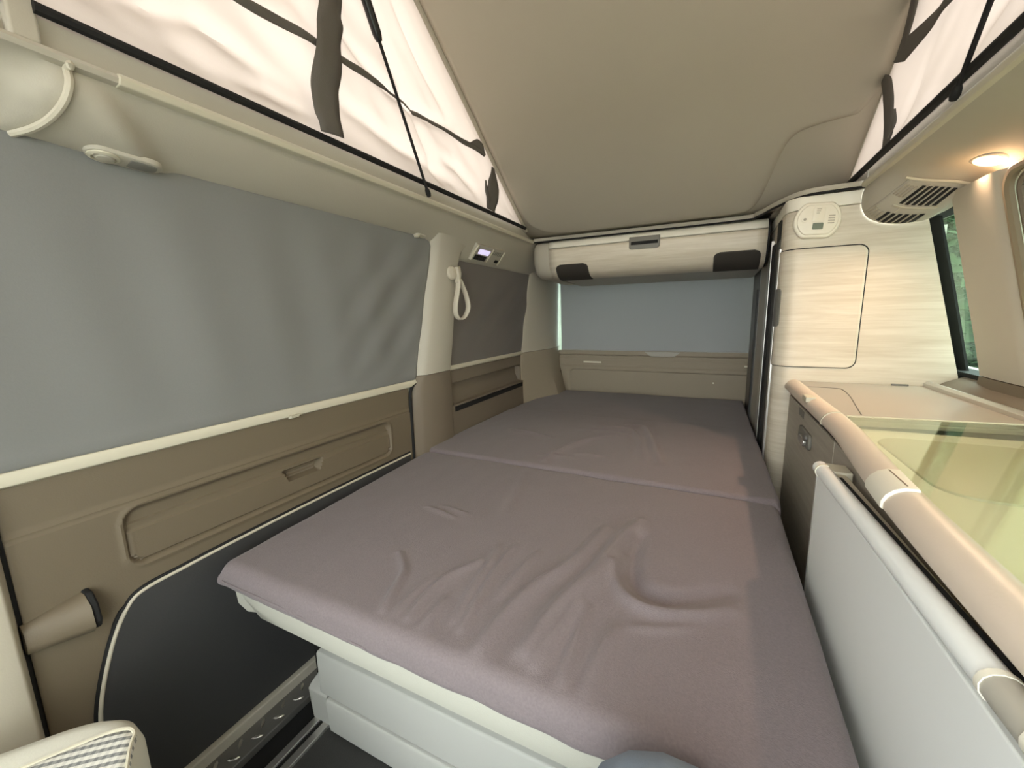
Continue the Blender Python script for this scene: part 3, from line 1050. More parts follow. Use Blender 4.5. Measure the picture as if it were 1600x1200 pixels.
def ward_patch(s0, s1, z0, z1, off, mname, name, parent, r=(0, 0), ns=40, nz=40, thick=0.003, **kw):
    """sheet wrapped on the wardrobe front; r = (radius at s0 corners, radius at s1 corners)."""
    zs_ = sorted(set([z0 + (z1 - z0) * k / nz for k in range(nz + 1)] + [z0 + max(r) * (1 - math.cos(math.pi / 2 * k / 8)) for k in range(9)] + [z1 - max(r) * (1 - math.cos(math.pi / 2 * k / 8)) for k in range(9)]))

    def row(z):
        e = min(z - z0, z1 - z)
        ins = [0, 0]
        for q in (0, 1):
            if r[q] and e < r[q]:
                t = 1 - e / r[q]
                ins[q] = r[q] * (1 - math.sqrt(max(0, 1 - t * t)))
        a, b = s0 + ins[0], s1 - ins[1]
        out_ = []
        for k in range(ns + 1):
            x, y = on_prof(WP, WS, lerp(a, b, k / ns), off)
            out_.append((x, y, z))
        return out_
    return mk(name, G().loft([row(z) for z in zs_], closed=False), M[mname], parent, solid=thick, off=0, **kw)


fx = lambda x: s_front0 + (x - 0.25)
# on_prof pushes outwards for a negative side here: test direction once
_x, _y = on_prof(WP, WS, fx(0.40), 0.01)
OS = 1 if _y < 1.60 else -1
ward_patch(0.012, fx(0.414), 0.916, 1.294, 0.0006 * OS, 'black', 'door_gap', wd, r=(0, 0.026), thick=0.002)
wdoor = ward_patch(0.012, fx(0.4105), 0.9185, 1.2905, 0.0022 * OS, 'wood', 'door', wd, r=(0, 0.024), thick=0.004)
ward_patch(0.010, 0.078, 1.048, 1.172, 0.0050 * OS, 'grey', 'finger_notch', wdoor, r=(0, 0.012), thick=0.002)
# sliding shutter on the bed side
mk('shutter_edge', G().box(0.194, 0.2005, 1.665, 1.700, 0.56, 1.305), M['alu'], wd, bevel=0.001)
mk('shutter_channel', G().box(0.196, 0.2008, 1.700, 1.865, 0.56, 1.34), M['dark_panel'], wd)
mk('shutter_seal', G().box(0.193, 0.2006, 1.800, 1.865, 0.56, 1.34), M['black'], wd)
mk('shutter_frame', G().box(0.190, 0.2006, 1.866, 1.935, 0.50, 1.36), M['alu'], wd, bevel=0.001)
mk('shutter_panel', G().box(0.194, 0.2006, 1.936, 2.20, 0.45, 1.33), M['grey_light'], wd)
mk('rear_panel', G().box(0.192, 0.2006, 2.205, 2.53, 0.45, 1.30), M['alu_dark'], wd)
mk('shutter_slat', G().box(0.186, 0.192, 2.23, 2.26, 0.45, 1.20), M['dark_panel'], wd, bevel=0.001)
mk('latch_slot', G().prism(rrect(1.70, 1.775, 1.335, 1.405, 0.010), 0, 0.196, 0.2006), M['black'], wd)

# alarm unit on the wardrobe
al = thing('gas_alarm', (0.277, 1.598, 1.316), 'round white alarm unit with flat top and small grey display on the wardrobe', 'alarm')
ol = []
for k in range(48):
    t = 2 * math.pi * k / 48
    ol.append((0.058 * math.cos(t), max(-0.050, min(0.050, 0.060 * math.sin(t)))))
F = ((0.276, 1.5985, 1.372), (1, 0, -0.06), (0.06, 0, 1), (0, -1, 0))
mk('housing', G().plate([(p[0] * 1.04, p[1] * 1.04) for p in ol], F, 0, 0.016, 0.006), M['white_plastic'], al, ang=50)
mk('cover', G().plate([(p[0] * 0.90, p[1] * 0.86) for p in ol], F, 0.015, 0.020, 0.003), M['white_plastic'], al, ang=50)
mk('display', G().plate(rrect(-0.011, 0.016, -0.028, -0.009, 0.003), F, 0.0195, 0.0212), M['lcd'], al)
mk('button', G().plate(rrect(-0.014, 0.016, -0.006, 0.036, 0.004), F, 0.0195, 0.0212, 0.001), M['white_plastic'], al)
mk('test_button', G().lathe([(0.009, 0), (0.009, 0.0025), (0.005, 0.003)], Vector(F[0]) + Vector((-0.033, -0.0195, 0.004)), (0, -1, 0), 18), M['white_plastic'], al)
mk('indicator', G().lathe([(0.004, 0), (0.004, 0.0040)], Vector(F[0]) + Vector((-0.033, -0.0195, 0.004)), (0, -1, 0), 12), M['print'], al)
for k in range(4):
    mk('sound_slot', G().plate(rrect(0.026, 0.042, -0.012 + 0.007 * k, -0.009 + 0.007 * k, 0.001, 2), F, 0.0195, 0.0206), M['print'], al)
for k in range(3):
    mk('sound_slot', G().plate(rrect(-0.006, 0.006 - 0.002 * k, 0.030 - 0.006 * k, 0.032 - 0.006 * k, 0.0008, 2), F, 0.0205, 0.0216), M['print'], al)

# ------------------------------------------------------------------ right headliner, lamp, vent
hr = thing('trim_15', (0.46, 0.9, 1.35), kind='structure', label='beige headliner moulding above the kitchen window')


def head_right(y):
    d = sstep(1.37, 1.57, y)
    p = [(0.392, 1.502), (0.392, 1.468), (0.384, 1.467), (0.377, 1.464), (0.376, 1.459), (0.380, 1.454), (0.386, 1.4525)]
    q = [(0.400, 1.447), (0.430, 1.439), (0.465, 1.431), (0.500, 1.426), (0.530, 1.4195), (0.556, 1.406), (0.564, 1.388), (0.566, 1.366), (0.60, 1.364)]
    qd = [(0.381, 1.430), (0.384, 1.395), (0.400, 1.367), (0.430, 1.350), (0.470, 1.343), (0.520, 1.345), (0.555, 1.358), (0.575, 1.372), (0.60, 1.374)]
    return p + [(lerp(a[0], c[0], d), lerp(a[1], c[1], d)) for a, c in zip(q, qd)]


def head_pt(y, k):
    pr = head_right(y)[6:]
    i = min(int(k), len(pr) - 2)
    t = k - i
    return Vector((lerp(pr[i][0], pr[i + 1][0], t), y, lerp(pr[i][1], pr[i + 1][1], t)))


ys = [-0.6, -0.2, 0.2, 0.5, 0.8, 1.0] + [1.1 + 0.02 * k for k in range(25)] + [1.597]
rings = [[(p[0], y, p[1]) for p in [Vector((a, b)) for a, b in head_right(y)]] for y in ys]


def dense(y):
    pr = head_right(y)
    c = curve([(a, b, 0) for a, b in pr[6:]], 4)
    return [(a, y, b) for a, b in pr[:6]] + [(p.x, y, p.y) for p in c]


mk('moulding', G().loft([dense(y) for y in ys], closed=False), M['headliner'], hr, ang=50)
mk('rail_end', G().box(0.388, 0.46, 1.597, 1.86, 1.463, 1.505), M['headliner'], hr)
mk('rail_cap', G().prism([(0.39, 1.4695), (0.377, 1.4685), (0.3735, 1.461), (0.377, 1.4535), (0.39, 1.4515)], 1, -0.5, 1.597), M['rail_cream'], hr, bevel=0.002)


def frame_on(fn, y, k, dy=0.01, dk=0.2):
    o = fn(y, k)
    U = (fn(y - dy, k) - fn(y + dy, k)).normalized()       # towards the front
    W = (fn(y, k + dk) - fn(y, k - dk)).normalized()
    N = U.cross(W).normalized()
    if N.z > 0: N = -N
    W = N.cross(U).normalized()
    return o, U, W, N


lo, lU, lW, lN = frame_on(head_pt, 1.325, 5.0)
lamp = thing('ceiling_lamp', lo, 'lit oval ceiling lamp glowing warm above the kitchen worktop', 'lamp')
LF = (lo, lU, lW, lN)
oval = [(0.030 * math.cos(t) * (1.25 if math.cos(t) > 0 else 1.0), 0.024 * math.sin(t)) for t in (2 * math.pi * k / 40 for k in range(40))]
mk('bezel', G().plate([(p[0] * 1.22, p[1] * 1.22) for p in oval], LF, -0.003, 0.004, 0.003), M['headliner'], lamp, ang=50)
mk('lens', G().plate([(p[0] * 0.98, p[1] * 0.98) for p in oval], LF, 0.002, 0.0055, 0.002), M['lamp_on'], lamp, ang=50)
ld = bpy.data.lights.new('lamp_light', 'AREA')
ld.shape = 'DISK'
ld.size = 0.03
ld.energy = 2.7
ld.spread = math.radians(150)
ld.color = (1.0, 0.66, 0.44)
lob = bpy.data.objects.new('lamp_light', ld)
COL.objects.link(lob)
lob.parent = lamp
lob.location = lN * 0.012
lob.rotation_euler = Vector((-0.22, -0.24, -1)).to_track_quat('-Z', 'Y').to_euler()

vent = thing('air_vent', head_pt(1.50, 4.0), 'beige twin air vent grille in the headliner beside the wardrobe top', 'air vent')


def vent_patch(y0, y1, k0, k1, off, mname, name, parent, ny=10, nk=10, thick=0.002):
    def fn(u, v):
        y, k = lerp(y0, y1, u), lerp(k0, k1, v)
        o, U, W, N = frame_on(head_pt, y, max(0.3, k))
        return tuple(o + N * off)
    return mk(name, G().grid(fn, ny, nk), M[mname], parent, solid=thick, off=0)


vent_patch(1.425, 1.588, 2.4, 6.3, 0.002, 'headliner', 'plate', vent, 16, 16, 0.003)
bar = [tuple(sum((frame_on(head_pt, 1.424, k)[q] * w for q, w in ((0, 1.0), (3, 0.004))), Vector())) for k in [2.1 + 0.25 * i for i in range(17)]]
mk('front_lip', G().tube(bar, 0.0032, 8), M['rail_cream'], vent)
mk('divider', G().tube([tuple(frame_on(head_pt, y, 3.9)[0] + frame_on(head_pt, y, 3.9)[3] * 0.003) for y in (1.435, 1.47, 1.51, 1.55, 1.585)], 0.0018, 6), M['rail_cream'], vent)
for (ya, yb, ka) in ((1.440, 1.492, 3.5), (1.522, 1.570, 3.5)):
    for i in range(6):
        vent_patch(ya, yb, ka + 0.36 * i, ka + 0.36 * i + 0.21, 0.0048, 'black', 'slot', vent, 6, 3, 0.0012)
    vent_patch(yb + 0.006, yb + 0.012, ka - 0.2, ka + 2.2, 0.0042, 'rail_cream', 'slot_bar', vent, 2, 8, 0.0012)
    for i in range(4):
        vent_patch(ya + 0.004, ya + 0.036, ka - 0.95 + 0.22 * i, ka - 0.84 + 0.22 * i, 0.0046, 'print', 'rib', vent, 4, 2, 0.0016)

# other lamps on the left headliner (switched off)
def hl_pt(y, k):
    pr = head_left(y)[6:]
    k = max(0, min(len(pr) - 1.001, k))
    i = int(k)
    t = k - i
    return Vector((lerp(pr[i][0], pr[i + 1][0], t), y, lerp(pr[i][1], pr[i + 1][1], t)))


def reading_lamp(y, k, sc, label, switch=True):
    o, U, W, N = frame_on(hl_pt, y, k)
    U = -U
    t = thing('reading_lamp', o, label, 'lamp')
    Fm = (o, U, W, N)
    mk('base_plate', G().plate(rrect(-0.036 * sc, 0.040 * sc, -0.0165 * sc, 0.0165 * sc, 0.0163 * sc, 8), Fm, -0.004, 0.004, 0.002), M['headliner'], t, ang=50)
    mk('spot_ring', G().lathe([(0.0155 * sc, 0.002), (0.0155 * sc, 0.006), (0.012 * sc, 0.008), (0.0115 * sc, 0.005), (0.001, 0.004)], o + U * (-0.018 * sc), N, 24), M['rail_cream'], t)
    mk('spot_lens', G().lathe([(0.0105 * sc, 0.005), (0.0085 * sc, 0.009), (0.001, 0.0105)], o + U * (-0.017 * sc), N, 20), M['headliner'], t)
    if switch:
        mk('rocker_switch', G().plate(rrect(0.006 * sc, 0.034 * sc, -0.011 * sc, 0.011 * sc, (0.008 * sc, 0.008 * sc, 0.001, 0.001)), Fm, 0.002, 0.0055, 0.001), M['grey'], t)


reading_lamp(0.357, 8.0, 1.25, 'unlit round reading lamp with grey rocker switch above the large grey blind')
reading_lamp(1.120, 8.2, 0.7, 'small unlit reading lamp at the pillar end of the large grey blind', False)

# control panel on the left headliner
co, cU, cW, cN = frame_on(hl_pt, 1.53, 5.4)
cU = -cU
cp = thing('control_panel', co, 'small control panel with lit display and black keys above the dark blind', 'control panel')
CF = (co, cU, cW, cN)
mk('housing', G().plate([(-0.125, -0.034), (0.105, -0.034), (0.125, 0.036), (-0.115, 0.036)], CF, -0.012, 0.010, 0.004), M['headliner'], cp, ang=50)
mk('display', G().plate(rrect(-0.088, -0.005, -0.018, 0.003, 0.002), CF, 0.009, 0.0115), M['screen'], cp)
kp = mk('key_pad', G().plate(rrect(-0.098, -0.008, 0.008, 0.030, 0.003), CF, 0.009, 0.012, 0.001), M['black'], cp)
for i in range(4):
    mk('key', G().plate(rrect(-0.094 + 0.0215 * i, -0.077 + 0.0215 * i, 0.011, 0.017, 0.001, 2), CF, 0.0115, 0.0135), M['black_gloss'], kp)
    mk('key', G().plate(rrect(-0.094 + 0.0215 * i, -0.077 + 0.0215 * i, 0.020, 0.026, 0.001, 2), CF, 0.0115, 0.0135), M['black_gloss'], kp)
for i in range(6):
    mk('speaker_slot', G().plate(rrect(0.022 + 0.014 * i, 0.028 + 0.014 * i, -0.024, -0.006, 0.001, 2), CF, 0.009, 0.0108), M['grey'], cp)
mk('rib', G().plate(rrect(0.006, 0.012, -0.030, 0.032, 0.002, 2), CF, 0.009, 0.014, 0.002), M['rail_cream'], cp)
mk('rib', G().plate(rrect(-0.120, -0.113, -0.032, 0.034, 0.002, 2), CF, 0.006, 0.016, 0.002), M['rail_cream'], cp)
mk('rib', G().plate(rrect(0.108, 0.115, -0.030, 0.034, 0.002, 2), CF, 0.006, 0.013, 0.002), M['rail_cream'], cp)
mk('socket', G().plate(rrect(0.070, 0.098, 0.012, 0.026, 0.003), CF, 0.009, 0.0115), M['black'], cp)

# ------------------------------------------------------------------ right side: pillar, windows, ledge
pr_ = thing('trim_16', (0.62, 1.39, 0.88), kind='structure', label='cream window pillar between the two kitchen side windows')


def prring(z, ya, yb, pr):
    x = right_x(z)
    return [(x + 0.09, ya, z), (x + 0.008, ya, z), (x - pr * 0.6, ya + 0.012, z), (x - pr, ya + 0.05, z), (x - pr, yb - 0.09, z), (x - pr * 0.2, yb - 0.01, z), (x + 0.02, yb, z), (x + 0.09, yb, z)]


mk('upper_cover', G().loft([prring(0.92, 1.270, 1.505, 0.006), prring(1.0, 1.272, 1.50, 0.006), prring(1.2, 1.272, 1.495, 0.006), prring(1.30, 1.270, 1.49, 0.006), prring(1.385, 1.268, 1.485, 0.006)]), M['cream'], pr_, ang=50)
mk('lower_cover', G().loft([prring(0.862, 1.255, 1.53, 0.022), prring(0.89, 1.26, 1.52, 0.014), prring(0.918, 1.270, 1.508, 0.008)]), M['trim'], pr_, ang=50)
mk('trim_17', G().loft([[(0.592, y, 0.862), (0.62, y, 0.884), (0.66, y, 0.902), (0.76, y, 0.905), (0.76, y, 0.80), (0.592, y, 0.80)] for y in (-0.5, 0.6, 1.596)]), M['trim_dark'], kind='structure', label='beige ledge below the kitchen windows')
def slant(y0, y1, d0, d1, z0=0.885, z1=1.40):
    """upright bar that leans with the side wall, d0..d1 outside its inner face."""
    return G().loft([[(right_x(z) + d0, y0, z), (right_x(z) + d1, y0, z), (right_x(z) + d1, y1, z), (right_x(z) + d0, y1, z)] for z in (z0, (z0 + z1) / 2, z1)])


TRIM18 = slant(1.642, 1.706, 0.035, 0.041)
TRIM19 = slant(1.707, 1.86, 0.033, 0.041)
mk('trim_18', TRIM18, M['black'], kind='structure', label='black window surround behind the wardrobe edge')
mk('trim_19', TRIM19, M['grey'], kind='structure', label='grey window post behind the wardrobe edge')
mk('trim_20', slant(1.50, 1.90, 0.008, 0.065, 0.89, 0.915).add(*(lambda q: (q.v, q.f))(slant(1.50, 1.90, 0.02, 0.065, 1.36, 1.40))), M['black'], kind='structure', label='black seal above and below the rear kitchen window')
mk('window_4', G().loft([[(0.735, 1.45, 0.88), (0.735, 2.1, 0.88), (0.635, 2.1, 1.42), (0.635, 1.45, 1.42)], [(0.74, 1.45, 0.88), (0.74, 2.1, 0.88), (0.64, 2.1, 1.42), (0.64, 1.45, 1.42)]]), M['pane'], kind='structure', label='narrow rear kitchen side window showing green leaves')
mk('window_5', G().loft([[(0.735, -0.5, 0.88), (0.735, 1.30, 0.88), (0.635, 1.30, 1.42), (0.635, -0.5, 1.42)], [(0.74, -0.5, 0.88), (0.74, 1.30, 0.88), (0.64, 1.30, 1.42), (0.64, -0.5, 1.42)]]), M['pane'], kind='structure', label='kitchen window pane behind the cream blind')
# framed blind in the kitchen window
kb = thing('window_blind', (0.66, 0.45, 0.91), 'cream blind with brown seal frame in the kitchen window beside the pillar', 'window blind')


def kfr(y, z, d=0.0):
    return (right_x(z) + 0.012 - d, y, z)


fo = rrect(-0.45, 1.272, 0.93, 1.378, 0.045, 8)
mk('seal_frame', G().tube([kfr(p[0], p[1], 0.008) for p in fo], 0.010, 8, closed=True), M['seal'], kb)
mk('inner_frame', G().tube([kfr(p[0], p[1], 0.0) for p in rrect(-0.43, 1.252, 0.948, 1.362, 0.03, 8)], 0.007, 8, closed=True), M['trim_dark'], kb)
mk('fabric', G().grid(lambda u, v: kfr(lerp(-0.43, 1.25, u), lerp(0.945, 1.365, v), -0.006 + 0.002 * math.sin(u * 40)), 60, 20), M['blind_kitchen'], kb, solid=0.001)
mk('top_rail', G().loft([[kfr(y, 1.342, 0.003), kfr(y, 1.346, 0.003), kfr(y, 1.346, -0.006), kfr(y, 1.342, -0.006)] for y in (-0.43, 1.245)]), M['grey'], kb)

# ------------------------------------------------------------------ kitchen unit and worktop
ku = thing('kitchen_unit', (0.42, 0.65, FLOOR), 'grey oak kitchen unit with a small turn lock beside the bed', 'kitchen unit')
mk('body', G().box(0.262, 0.60, -0.45, 1.597, FLOOR, 0.838), M['cabinet'], ku)
mk('door', G().box(0.246, 0.261, 1.03, 1.575, 0.24, 0.826), M['cabinet'], ku, bevel=0.002)
mk('door', G().box(0.246, 0.261, 0.36, 1.024, 0.24, 0.826), M['cabinet'], ku, bevel=0.002)
mk('door', G().box(0.246, 0.261, -0.42, 0.354, 0.24, 0.826), M['cabinet'], ku, bevel=0.002)
mk('plinth', G().box(0.256, 0.30, -0.45, 1.597, FLOOR, 0.235), M['dark_panel'], ku)
mk('shadow_gap', G().box(0.250, 0.262, -0.45, 1.59, 0.827, 0.8375), M['black'], ku)
lock = mk('turn_lock', G().prism(rrect(1.215, 1.345, 0.745, 0.785, 0.012), 0, 0.238, 0.2465), M['grey'], ku, bevel=0.003)
mk('lock_knob', G().prism(rrect(1.235, 1.30, 0.750, 0.770, 0.008), 0, 0.230, 0.239), M['alu'], lock, bevel=0.003)
mk('lock_button', G().lathe([(0.010, 0), (0.010, 0.006), (0.007, 0.008)], (0.239, 1.238, 0.774), (-1, 0, 0), 16), M['alu_dark'], lock)
mk('sticker', G().box(0.2452, 0.2462, 1.335, 1.40, 0.802, 0.822), M['grey'], ku)

wt = thing('worktop', (0.41, 0.65, 0.838), 'beige kitchen worktop with rounded front moulding and tinted glass lid', 'worktop')
mp = [(0.234, 1.595), (0.234, 1.40), (0.235, 1.20), (0.236, 1.10), (0.234, 0.98), (0.226, 0.86), (0.216, 0.72), (0.210, 0.60), (0.208, 0.45), (0.208, 0.2), (0.208, -0.45)]
MPX = sorted((p[1], p[0]) for p in [tuple(q)[:2] for q in curve([(a, b, 0) for a, b in mp], 6)])


def edge_x(y):
    return interp(MPX, y)


def moulding(y0, y1, n=40):
    rings = []
    for k in range(n + 1):
        y = lerp(y0, y1, k / n)
        x = edge_x(y)
        rings.append([(x + a, y, 0.875 + b) for a, b in ((0.012, -0.034), (0.003, -0.032), (-0.001, -0.027), (-0.001, -0.020), (0.003, -0.012), (0.010, -0.005), (0.019, -0.001), (0.029, 0.0), (0.036, -0.002), (0.038, -0.006), (0.038, -0.034))])
    return G().loft(rings)


mk('rear_moulding', moulding(1.103, 1.596, 14), M['worktop'], wt, ang=60)
mk('front_moulding', moulding(-0.45, 1.099, 50), M['worktop'], wt, ang=60)
mk('joint_ring', G().loft([[(edge_x(y) + a, y, 0.8755 + b) for a, b in ((0.012, -0.035), (-0.002, -0.03), (-0.002, -0.020), (0.002, -0.012), (0.009, -0.004), (0.019, 0.0), (0.029, 0.001), (0.037, -0.002), (0.038, -0.035))] for y in (1.098, 1.104)]), M['rail_cream'], wt)
mk('rear_lid', G().prism([(edge_x(1.09) + 0.037, 1.085), (0.578, 1.12), (0.590, 1.597), (0.27, 1.597), (0.272, 1.50)], 2, 0.85, 0.8705), M['worktop_rear'], wt, bevel=0.002)
mk('lid_line', G().tube(curve([(0.275, 1.478, 0.871), (0.32, 1.478, 0.871), (0.345, 1.472, 0.871), (0.353, 1.45, 0.871), (0.345, 1.35, 0.871), (0.325, 1.22, 0.871), (0.308, 1.11, 0.871)], 6), 0.0012, 6), M['grey'], wt)
gl = [(edge_x(1.083) + 0.038, 1.080), (0.575, 1.115)] + [(0.575, y) for y in (0.5, -0.44)] + [(edge_x(y) + 0.038, y) for y in [-0.44 + 0.04 * k for k in range(38)]]
mk('glass_lid', G().prism(gl, 2, 0.866, 0.872), M['glass_lid'], wt)
mk('lid_edge', G().tube([(edge_x(1.083) + 0.040, 1.0825, 0.8725), (0.576, 1.1165, 0.8725)], 0.0014, 6), M['rail_cream'], wt)
mk('hob_tray', G().box(0.262, 0.575, -0.45, 1.09, 0.8385, 0.845), M['tray'], wt)
bowl = rrect(0.30, 0.54, 0.72, 1.02, 0.05)
mk('sink_rim', G().plate(bowl, ((0, 0, 0.845), (1, 0, 0), (0, 1, 0), (0, 0, 1)), 0, 0.004, 0.003), M['tray_rim'], wt)
for by in (0.22, 0.52):
    mk('burner', G().lathe([(0.045, 0), (0.045, 0.004), (0.03, 0.006), (0.03, 0.010), (0.001, 0.011)], (0.42, by, 0.845), (0, 0, 1), 24), M['steel'], wt)
mk('rear_strip', G().prism([(0.576, 0.868), (0.594, 0.868), (0.594, 0.884), (0.586, 0.886), (0.576, 0.880)], 1, -0.45, 1.596), M['alu'], wt, bevel=0.001)
mk('hinge_cap', G().plate(rrect(-0.02, 0.02, -0.004, 0.004, 0.003), ((0.52, 1.585, 0.870), (1, 0, 0), (0, 1, 0), (0, 0, 1)), 0, 0.005), M['alu_dark'], wt)
mk('catch', G().loft([[(edge_x(y) + a, y, 0.875 + b) for a, b in ((0.002, -0.03), (-0.004, -0.027), (-0.004, -0.018), (0.0, -0.009), (0.008, -0.001), (0.018, 0.003), (0.032, 0.0035), (0.034, 0.0), (0.016, -0.012))] for y in (0.642, 0.646, 0.71, 0.716)]), M['white_trim'], wt, bevel=0.001)
mk('catch_line', G().box(edge_x(0.68) + 0.020, edge_x(0.68) + 0.0215, 0.65, 0.71, 0.8778, 0.8788), M['seal'], wt)
mk('corner_tab', G().box(0.232, 0.256, 1.26, 1.305, 0.862, 0.8775), M['rail_cream'], wt, bevel=0.003)

# folding table leaning on the unit
tb = thing('folding_table', (0.205, 0.4, 0.30), 'white folding table stowed upright against the kitchen unit with a rounded rail', 'table')


def tz(y):
    return 0.800 + (0.91 - max(y, 0.32)) * 0.045


mk('table_top', G().loft([[(0.197, y, 0.30), (0.211, y, 0.30), (0.211, y, tz(y) - 0.004), (0.197, y, tz(y) - 0.004)] for y in (0.905, -0.4)]), M['table'], tb, bevel=0.002)
mk('edge_band', G().box(0.1955, 0.2125, 0.905, 0.911, 0.30, 0.80), M['alu'], tb, bevel=0.001)
mk('rail', G().tube([(0.203, y, tz(y) + 0.003) for y in (0.918, 0.90, 0.6, 0.38)], 0.0125, 14), M['table'], tb)
mk('rail_sleeve', G().tube([(0.203, y, tz(y) + 0.003) for y in (0.378, 0.33)], 0.0128, 14), M['grey_light'], tb)
mk('rail', G().tube([(0.203, y, tz(y) + 0.003) for y in (0.328, -0.4)], 0.0125, 14), M['table'], tb)
for y in (0.893, 0.379, 0.329):
    mk('rail_ring', G().tube([(0.203, y + 0.003, tz(y) + 0.003), (0.203, y - 0.003, tz(y) + 0.003)], 0.0138, 14), M['white_trim'], tb)
mk('rail_gap', G().loft([[(0.214, y, tz(y) + 0.006), (0.218, y, tz(y) + 0.006), (0.218, y, tz(y) + 0.011), (0.214, y, tz(y) + 0.011)] for y in (0.84, 0.36)]), M['black'], tb)
mk('rail_back', G().loft([[(0.216, y, tz(y) - 0.03), (0.229, y, tz(y) - 0.03), (0.229, y, tz(y) + 0.010), (0.216, y, tz(y) + 0.010)] for y in (0.915, -0.4)]), M['rail_cream'], tb, bevel=0.001)
mk('end_bracket', G().box(0.205, 0.240, 0.865, 0.912, 0.792, 0.815), M['rail_cream'], tb, bevel=0.003)

# ------------------------------------------------------------------ mattress
FOLDS = [
    ([(-0.125, 0.924), (-0.153, 0.803), (-0.171, 0.689), (-0.206, 0.571), (-0.220, 0.472)], 0.012, 0.018),
    ([(-0.193, 0.857), (-0.216, 0.713), (-0.257, 0.610), (-0.278, 0.523), (-0.283, 0.449)], 0.009, 0.014),
    ([(-0.130, 0.774), (-0.165, 0.640), (-0.186, 0.532), (-0.197, 0.457)], 0.008, 0.013),
    ([(-0.115, 0.86), (-0.118, 0.78), (-0.100, 0.702), (-0.062, 0.680), (-0.02, 0.69), (0.05, 0.74)], -0.012, 0.020),
    ([(-0.145, 0.72), (-0.12, 0.66), (-0.085, 0.632), (-0.043, 0.632), (0.005, 0.655), (0.054, 0.69)], 0.008, 0.014),
    ([(-0.089, 0.583), (-0.038, 0.600), (0.002, 0.625)], 0.003, 0.010),
    ([(-0.559, 0.589), (-0.511, 0.547), (-0.491, 0.495), (-0.475, 0.450)], 0.006, 0.009),
    ([(-0.392, 0.634), (-0.422, 0.566), (-0.427, 0.505), (-0.422, 0.455)], 0.006, 0.010),
    ([(-0.380, 0.694), (-0.369, 0.633), (-0.363, 0.562), (-0.351, 0.480)], 0.005, 0.009),
    ([(-0.349, 0.708), (-0.347, 0.632), (-0.342, 0.572), (-0.33, 0.47)], 0.006, 0.009),
    ([(-0.294, 0.707), (-0.303, 0.641), (-0.308, 0.56)], 0.005, 0.009),
    ([(-0.110, 0.569), (-0.118, 0.519), (-0.122, 0.450)], 0.006, 0.012),
    ([(-0.160, 0.592), (-0.158, 0.518), (-0.156, 0.450)], 0.006, 0.010),
    ([(-0.45, 0.56), (-0.452, 0.50), (-0.448, 0.45)], 0.004, 0.008),
    ([(-0.393, 0.52), (-0.390, 0.45)], 0.004, 0.008),
    ([(-0.636, 0.782), (-0.539, 0.762)], 0.0035, 0.007),
    ([(-0.60, 0.80), (-0.52, 0.79)], 0.003, 0.007),
    ([(-0.50, 1.10), (-0.46, 0.95), (-0.44, 0.85)], 0.003, 0.02),
]
FOLDS2 = [
    ([(-0.288, 1.735), (-0.225, 1.70), (-0.180, 1.55), (-0.145, 1.40), (-0.121, 1.317)], 0.011, 0.020),
    ([(-0.410, 1.664), (-0.290, 1.68), (-0.225, 1.55), (-0.190, 1.40), (-0.170, 1.334)], 0.006, 0.016),
    ([(-0.476, 1.199), (-0.459, 1.30), (-0.40, 1.45), (-0.32, 1.55)], 0.006, 0.016),
    ([(-0.737, 1.491), (-0.640, 1.470), (-0.547, 1.434)], 0.006, 0.012),
    ([(-0.385, 1.297), (-0.298, 1.306)], 0.004, 0.012),
    ([(-0.46, 1.58), (-0.36, 1.60), (-0.28, 1.60)], 0.003, 0.014),
    ([(-0.50, 1.24), (-0.40, 1.26)], 0.003, 0.012),
]


def soften(folds):
    return [([tuple(q)[:2] for q in curve([(a, b, 0) for a, b in pl], 4)] if len(pl) > 2 else pl, amp, w) for pl, amp, w in folds]


FOLDS, FOLDS2 = soften(FOLDS), soften(FOLDS2)


def bed_left(y):
    return interp([(0.42, -0.888), (1.15, -0.940), (2.0, -0.935), (2.3, -0.90), (2.52, -0.872)], y)


def bed_right(y):
    return interp([(0.42, 0.176), (1.15, 0.182), (1.18, 0.186), (1.6, 0.184), (2.0, 0.180), (2.52, 0.180)], y)


